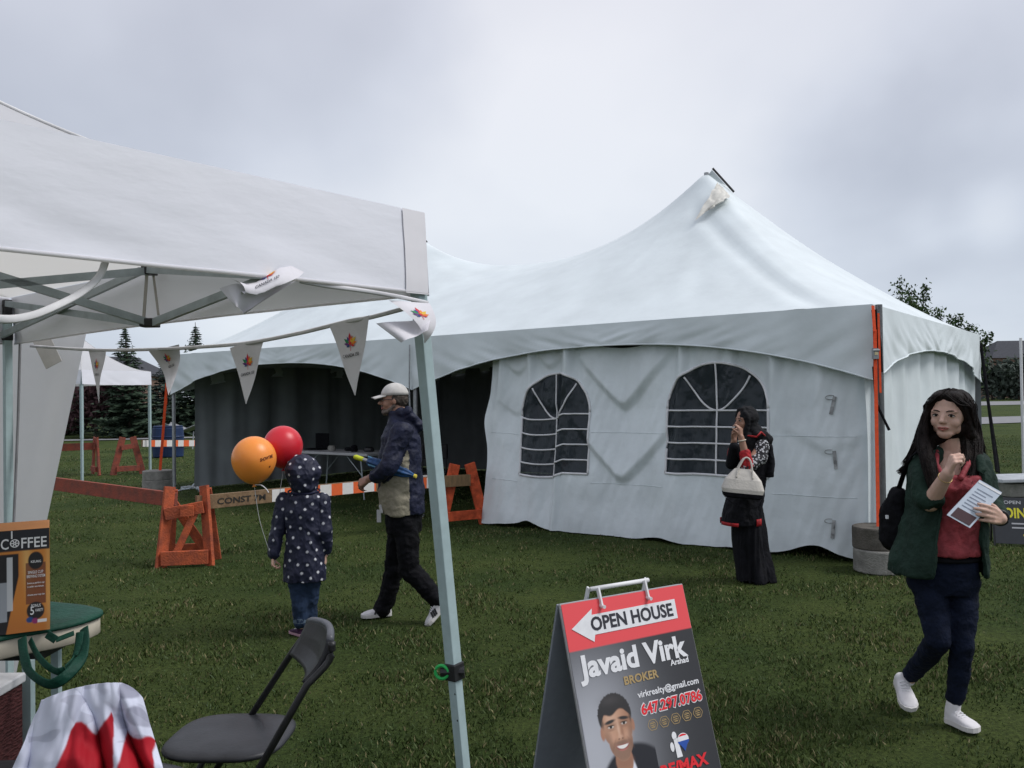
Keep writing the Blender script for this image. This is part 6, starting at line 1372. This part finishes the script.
# ------------------------------------------------------------------ child in the dotted raincoat
D = 6.0
ch = thing('person', (P(303, 630, D)[0], D, 0), 'small child seen from behind in a navy hooded raincoat with white dots', 'person')
lat = A((1., .10, 0)); B_ = fr((-.15, 1, 0)); hc = jp(304, 473)
mb = MB(); head_into(mb, hc, B_, .88); mb.cap(hc + A((0, 0, -.06)), jp(304, 498), .045, .05)
torso(mb, [(jp(305, 575), lat, .105, .085), (jp(304, 540), lat, .105, .08), (jp(304, 505), lat, .115, .08), (jp(304, 494), lat, .08, .06)])
kL, kR = jp(300, 603, -.02), jp(309, 603, .03); mb.chain([jp(299, 575), kL, jp(301, 625, -.02)], [.05, .038, .03]); mb.chain([jp(311, 575), kR, jp(310, 624, .05)], [.05, .038, .03])
shL_, elL_, wrL_ = jp(285, 500, .0), jp(277, 535, -.03), jp(273, 557, -.06); shR_, elR_, wrR_ = jp(323, 500, 0), jp(326, 532, -.02), jp(325, 555, .02)
mb.chain([shL_, elL_, wrL_], [.038, .032, .022]); mb.chain([shR_, elR_, wrR_], [.038, .032, .022])
hand_into(mb, wrL_, A((0, 0, -1.)), A((1., 0, 0)), .72, (45, 50, 40), side=1, r=.0088); hand_into(mb, wrR_, A((0, 0, -1.)), A((-1., 0, 0)), .72, (25, 30, 30), side=-1, r=.0088)
blob('body', mb, M['skin'], ch, .0055, 2)
face_parts(ch, hc, B_, .88, M['hair'], M['skin'])
# dotted cloth: dots are shaded cells spread in 3-D
dm = bpy.data.materials.new('navy_dotted_cloth'); dm.use_nodes = True; nt = dm.node_tree; b = nt.nodes['Principled BSDF']; b.inputs['Roughness'].default_value = .65
tc = nd(nt, 'ShaderNodeTexCoord'); at = nd(nt, 'ShaderNodeAttribute', attribute_name='dots'); nt.links.new(at.outputs['Color'], b.inputs['Base Color'])
mb = MB(); torso(mb, [(jp(305, 580), lat, .150, .125), (jp(305, 572), lat, .148, .125), (jp(305, 552), lat, .140, .115), (jp(305, 528), lat, .128, .105), (jp(304, 510), lat, .136, .105), (jp(304, 497), lat, .135, .095), (jp(304, 490), lat, .09, .075)])
mb.chain([shL_, elL_, jp(274, 553, -.05)], [.058, .052, .046]); mb.chain([shR_, elR_, jp(325, 550, .02)], [.055, .048, .044])
mb.ell(jp(303.5, 473, -.01), (.122, .125, .130)); mb.ell(jp(304, 484, .0), (.105, .11, .09))
co_ = blob('raincoat', mb, dm, ch, .0045, 5, wr=dict(amp=.017, freq=9, stretch=(1, 1, .7), amp2=.008))
def dots(me, r=.0095, sp=.062):
    n = len(me.vertices); co = np.empty(n * 3); me.vertices.foreach_get('co', co); co = co.reshape(-1, 3); order = rng.permutation(n); cent = np.zeros((0, 3)); 
    for i in order:
        p = co[i]
        if len(cent) == 0 or ((cent - p) ** 2).sum(1).min() > sp * sp: cent = np.vstack([cent, p])
        if len(cent) > 420: break
    dmin = np.full(n, 9.)
    for c in cent: dmin = np.minimum(dmin, np.linalg.norm(co - c, axis=1))
    a = 1 - sstep(r * .85, r * 1.15, dmin); C = A((.006, .008, .030))[None] * (1 - a[:, None]) + A((.62, .62, .66))[None] * a[:, None]
    at_ = me.color_attributes.new('dots', 'FLOAT_COLOR', 'POINT'); c4 = np.ones((n, 4)); c4[:, :3] = C; at_.data.foreach_set('color', c4.ravel())
dots(co_.data)
mb = MB(); mb.tube([jp(304, 491, 0) + A((.11 * math.cos(t), .095 * math.sin(t), .012 * math.sin(t))) for t in np.linspace(0, 6.283, 28)], .006, 5); mb.build('hood_seam', mat('navy_seam', (.008, .01, .035), .8), ch, smooth=True)
mb = MB(); mb.chain([jp(299, 577), kL, jp(300.5, 622, -.02)], [.075, .062, .050]); mb.chain([jp(311, 577), kR, jp(310.5, 622, .05)], [.075, .060, .050])
blob('jeans', mb, mat('mid_blue_denim', (.018, .035, .075), .85, .2, 20), ch, .007, 4, wr=dict(amp=.009, freq=16))
mb = MB()
for q in (jp(300.5, 622, -.02), jp(310.5, 622, .05)): mb.loft([[q + A((.05 * math.cos(t), .05 * math.sin(t), z)) for t in np.linspace(0, 6.283, 19)[:-1]] for z in (0, .032)], caps=True)
mb.build('rolled_cuff', mat('pale_denim', (.10, .14, .19), .9), ch)
pu = mat('purple_shoe_cloth', (.06, .02, .06), .8, .2)
shoe(ch, A((jp(303, 630, -.0)[0], D - .02, .01)), A((jp(288, 634, -.0)[0], D + .09, .01)), um=pu, sm=mat('pink_rubber', (.5, .3, .36), .6), k=.72, ankle=jp(300.5, 624, -.02))
shoe(ch, A((jp(312, 630, .06)[0], D + .04, .01)), A((jp(312, 630, .06)[0] - .02, D + .22, .01)), um=pu, sm=mat('pink_rubber2', (.5, .3, .36), .6), k=.72, ankle=jp(310.5, 624, .05))
# balloons with strings to the child's hand
hnd = wrL_ + A((0, 0, -.05))
def balloon(px, py, dy, r, m_, lab, word=False, end=None):
    c = P(px, py, D + dy); t = thing('balloon', c, lab, 'balloon', 'balloons on strings')
    mb = MB(); rings = []
    for i in range(1, 26):
        ph_ = math.pi * i / 26; z = math.cos(ph_); q = math.sin(ph_) * (1 + .0) * (1 - .10 * max(0, -z) ** 1.5)
        zz = z * (1.04 if z > 0 else 1.16); rings.append([c + A((r * q * math.cos(a), r * q * math.sin(a), r * zz)) for a in np.linspace(0, 6.283, 37)[:-1]])
    mb.loft(rings); bo = mb.build('skin', m_, t, smooth=True); bo['label'] = 'rubber envelope'
    mb = MB(); mb.tube([c + A((0, 0, -r * 1.14)), c + A((0, 0, -r * 1.20)), c + A((0, 0, -r * 1.27))], [.009, .006, .016], 10); mb.build('knot', m_, t, smooth=True)
    bt = c + A((0, 0, -r * 1.22)); 
    mb = MB(); mb.tube(smooth_pts([bt, bt * .6 + end * .4 + A((-.015, 0, -.02)), bt * .2 + end * .8 + A((-.0, 0, -.02)), end], 8), .0022, 4); mb.build('string', flat('white_string', (.5, .5, .5)), t)
    if word:
        mb = MB(); txt_m = MB(); txt(txt_m, 'amazon', (0, 0, 0), (1, 0, 0), (0, 1, 0), .032, .01, width=.105) if False else txt(txt_m, 'SHOWTIME', (0, 0, 0), (1, 0, 0), (0, 1, 0), .03, .03, width=.105)
        for v in txt_m.v:
            lon = R_(-90 + 32) + v[0] / r; la = (v[1] - .01 + .22 * v[0]) / r; mb.v.append(tuple(c + (r * 1.006) * A((math.cos(lon) * math.cos(la), math.sin(lon) * math.cos(la), 1.04 * math.sin(la)))))
        mb.f = txt_m.f; mb.m = [0] * len(mb.f)
        b0 = len(mb.v)
        for k in range(8):
            lon = R_(-90 + 62) + .05 * math.cos(k / 8 * 6.283); la = -.32 + .05 * math.sin(k / 8 * 6.283); mb.v.append(tuple(c + (r * 1.006) * A((math.cos(lon) * math.cos(la), math.sin(lon) * math.cos(la), 1.04 * math.sin(la)))))
        mb.f.append(tuple(range(b0, b0 + 8))); mb.m.append(0)
        mb.build('printed_word', flat('brown_ink', (.10, .02, .01)), bo)
    return t
def balm(n, c):
    m = mat(n, c, .36, .02, 3, spec=.45); b = m.node_tree.nodes['Principled BSDF']; b.inputs['Subsurface Weight'].default_value = .25; b.inputs['Subsurface Radius'].default_value = (.1, .05, .02); b.inputs['Subsurface Scale'].default_value = .3; return m
balloon(254, 459, -.12, .151, balm('orange_rubber', (.90, .30, .05)), 'orange balloon with small printed word floating left of the child', True, hnd)
balloon(283, 446, .12, .140, balm('red_rubber', (.62, .02, .035)), 'red balloon floating behind the orange balloon', False, hnd + A((.01, 0, 0)))
mb = MB(); b0_ = P(254, 485, D - .12); mb.tube(smooth_pts([b0_, b0_ + A((.05, -.01, -.0)), b0_ + A((.085, 0, -.03)), b0_ + A((.10, 0, -.055))], 5), .004, 5); o = mb.build('ribbon_curl', M['white'], None, smooth=True); tag(o, 'short white ribbon curling from the knot of the orange balloon', 'ribbon')

# ------------------------------------------------------------------ woman in black with the white handbag
D = 7.6
wh = thing('person', (P(752, 575, D)[0], D, 0), 'woman in black headscarf and long skirt with white handbag, hands at her mouth', 'person')
hf = nrm(A((-.93, -.37, .0))); HB_ = fr(hf); hc = jp(745, 421); hk = .93; lat = nrm(A((-.30, .95, 0)))   # lateral axis
mb = MB(); head_into(mb, hc, HB_, hk); mb.cap(hc + A((.01, 0, -.06)), jp(749, 441), .05, .055)
torso(mb, [(jp(748, 522), lat, .10, .08), (jp(748, 495), lat, .10, .08), (jp(750, 468), lat, .11, .085), (jp(751, 450), lat, .12, .075), (jp(750, 440), lat, .06, .055)])
mb.chain([jp(748, 515, -.04), jp(750, 548, -.04), jp(752, 574, -.04)], [.055, .04, .035]); mb.chain([jp(752, 515, .04), jp(755, 548, .04), jp(760, 573, .05)], [.055, .04, .035])
shN, elN, wrN = jp(760, 449, -.13), jp(748, 466, -.25), jp(741, 437, -.24); shF, elF, wrF = jp(742, 449, .12), jp(731, 464, .0), jp(734, 440, -.10)
mb.chain([shN, elN, wrN], [.045, .038, .027]); mb.chain([shF, elF, wrF], [.045, .036, .026])
hand_into(mb, wrN, A((-.05, .05, 1.)), A((-.6, .6, .2)), .9, (40, 50, 40), side=-1, spread=3, r=.0092); hand_into(mb, wrF, A((.12, -.15, 1.)), A((.3, -.6, .2)), .9, (35, 45, 35), side=1, spread=3, r=.0092)
blob('body', mb, M['skin_d'], wh, .006, 3)
face_parts(wh, hc, HB_, hk, M['hair'], M['skin_d'])
L_ = lambda x, y, z: hc + HB_ @ A((x, y, z)) * hk
mb = MB(); mb.chain([jp(758, 436, -.09), jp(767, 440, -.02), jp(765, 450, .05)], [.05, .055, .05]); mb.ell(L_(0, -.030, .035), (.092, .098, .100), HB_); mb.ell(L_(0, -.045, -.03), (.085, .075, .10), HB_)
for s in (-1, 1): mb.chain([L_(s * .03, .045, .110), L_(s * .075, .035, .05), L_(s * .078, .030, -.03), L_(s * .05, .04, -.11)], [.018, .020, .022, .026])
mb.chain([L_(0, .0, -.14), jp(752, 446, -.04)], [.075, .09]); mb.chain([L_(.03, -.06, -.05), jp(762, 436, -.05), jp(766, 447, -.06)], [.07, .06, .03]); mb.chain([L_(-.02, -.05, -.08), jp(763, 446, .05)], [.07, .06])
scarf = mat('black_headscarf', (.007, .007, .009), .85, .3, 14)
blob('headscarf', mb, scarf, wh, .007, 4, wr=dict(amp=.012, freq=12))
blk2 = mat('black_dress', (.006, .006, .009), .8, .3, 14, .3, 50, .2)
mb = MB(); torso(mb, [(jp(741, 524), lat, .17, .165), (jp(742, 512), lat, .17, .16), (jp(747, 490), lat, .155, .140), (jp(750, 468), lat, .165, .135), (jp(752, 450), lat, .175, .115), (jp(752, 442), lat, .11, .08)])
blob('tunic', mb, blk2, wh, .008, 4, wr=dict(amp=.014, freq=10, stretch=(1, 1, .6)))
mb = MB(); mb.chain([jp(762, 447, -.14), jp(760, 458, -.19)], [.066, .062]); mb.chain([jp(760, 458, -.19), elN + A((.0, 0, .0))], [.060, .056])
pat = bpy.data.materials.new('black_white_print'); pat.use_nodes = True; nt = pat.node_tree; b = nt.nodes['Principled BSDF']; b.inputs['Roughness'].default_value = .8
tc = nd(nt, 'ShaderNodeTexCoord'); vo = nd(nt, 'ShaderNodeTexVoronoi', Scale=42.0); rp_ = nd(nt, 'ShaderNodeValToRGB'); rp_.color_ramp.interpolation = 'CONSTANT'; rp_.color_ramp.elements[0].color = (.45, .45, .47, 1); rp_.color_ramp.elements[1].color = (.012, .012, .015, 1); rp_.color_ramp.elements[1].position = .42
nt.links.new(tc.outputs['Object'], vo.inputs['Vector']); nt.links.new(vo.outputs['Distance'], rp_.inputs['Fac']); nt.links.new(rp_.outputs['Color'], b.inputs['Base Color'])
blob('patterned_sleeve', mb, pat, wh, .006, 3, wr=dict(amp=.008, freq=18)); mb = MB(); mb.chain([shF, elF, wrF + A((0, 0, -.06))], [.055, .05, .045]); blob('far_sleeve', mb, blk2, wh, .007, 3)
redt = mat('red_trim', (.42, .02, .025), .7, .3, 40)
mb = MB(); mb.cap(elN + (wrN - elN) * .05, elN + (wrN - elN) * .42, .056, .048); blob('red_cuff', mb, redt, wh, .006, 2, wr=dict(amp=.008, freq=25)); mb = MB(); mb.cap(elF + (wrF - elF) * .35, elF + (wrF - elF) * .55, .046, .044); blob('red_cuff', mb, redt, wh, .006, 2)
f_ = A((-lat[1], lat[0], 0))
for (i0, i1, z1) in ((0, 4, .05), (6, 11, .03), (15, 21, .06), (22, 27, .03)):
    mb = MB(); mb.loft([oval(jp(741, 524) + A((0, 0, z)), lat, f_, .178, .173, n=28)[i0:i1 + 1] for z in (.0, z1)], caps=False, closed=False); mb.build('hem_trim', [redt], wh, smooth=True, solid=.004)
mb = MB(); mb.tube([L_(.05, .03, -.13), jp(757, 437, -.20), jp(761, 432, -.18), jp(765, 436, -.10)], .009, 6); mb.build('neck_trim', redt, wh, smooth=True)
mb = MB(); torso(mb, [(jp(756, 580), lat, .17, .175), (jp(755, 570), lat, .16, .165), (jp(752, 550), lat, .14, .142), (jp(750, 525), lat, .14, .135), (jp(749, 505), lat, .14, .12)], k=2.0)
blob('long_skirt', mb, blk2, wh, .008, 3, wr=dict(amp=.045, freq=11, stretch=(1, 1, .10), amp2=.014))
# vest panel falling behind
mb = MB(); torso(mb, [(jp(762, 476, .0), lat, .15, .055), (jp(763, 460, .0), lat, .155, .06), (jp(762, 444, .0), lat, .14, .05)]); blob('vest', mb, blk2, wh, .008, 3, wr=dict(amp=.01, freq=12))
mb = MB(); x, y, z = basis(elN - wrN); w0 = wrN + (elN - wrN) * .12; mb.tube([w0 + .033 * (math.cos(t) * x + math.sin(t) * y) for t in np.linspace(0, 6.283, 18)], .005, 5); mb.build('bracelet', flat('pale_bracelet', (.6, .55, .45)), wh, smooth=True)
# handbag hanging from the forearm
hb = thing('handbag', jp(743, 484, -.32), 'off white leather handbag with two handles hanging from the woman\'s forearm', 'handbag')
lea = mat('off_white_leather', (.60, .56, .50), .4, .06, 10, .2, 60, .4)
e1 = nrm(A((1, -.12, -.10))); up_ = nrm(A((.08, 0, 1.))); e2 = np.cross(up_, e1); hc_ = jp(743, 483, -.30); mb = MB(); rg = []
for z, a, b_ in ((-.125, .150, .070), (-.12, .158, .078), (-.05, .178, .080), (.03, .150, .062), (.085, .105, .040), (.120, .075, .020)):
    rg.append([hc_ + up_ * z + e1 * x + e2 * y for x, y in rr(a, b_, 4.5, 32)])
mb.loft(rg); mb.build('bag_body', lea, hb, smooth=False, bevel=.006)
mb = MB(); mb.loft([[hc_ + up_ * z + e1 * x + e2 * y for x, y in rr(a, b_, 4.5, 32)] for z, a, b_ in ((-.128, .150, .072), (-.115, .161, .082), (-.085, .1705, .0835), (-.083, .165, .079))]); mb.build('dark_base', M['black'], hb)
for dy in (-.035, .035):
    mb = MB(); mb.tube(smooth_pts([hc_ + e1 * -.065 + up_ * .045 + e2 * dy * 1.6, hc_ + e1 * -.05 + up_ * .12 + e2 * dy, hc_ + e1 * .0 + up_ * .215 + e2 * dy * .5, hc_ + e1 * .045 + up_ * .20 + e2 * dy * .5, hc_ + e1 * .065 + up_ * .12 + e2 * dy, hc_ + e1 * .07 + up_ * .045 + e2 * dy * 1.6], 6), .0075, 7); mb.build('handle', lea, hb, smooth=True)
mb = MB(); mb.box(hc_ + e1 * .165 + up_ * .06, (.05, .02, .018), e1, e2, up_); mb.build('side_strap', M['black'], hb)
mb = MB(); mb.tube(smooth_pts([hc_ + e1 * .17 + up_ * .03, hc_ + e1 * .15 + up_ * -.17 + e2 * -.02, hc_ + e1 * -.0 + up_ * -.21 + e2 * -.04, hc_ + e1 * -.14 + up_ * -.14], 6), .007, 5, flat=.4); mb.build('long_strap', M['black'], hb, smooth=True)
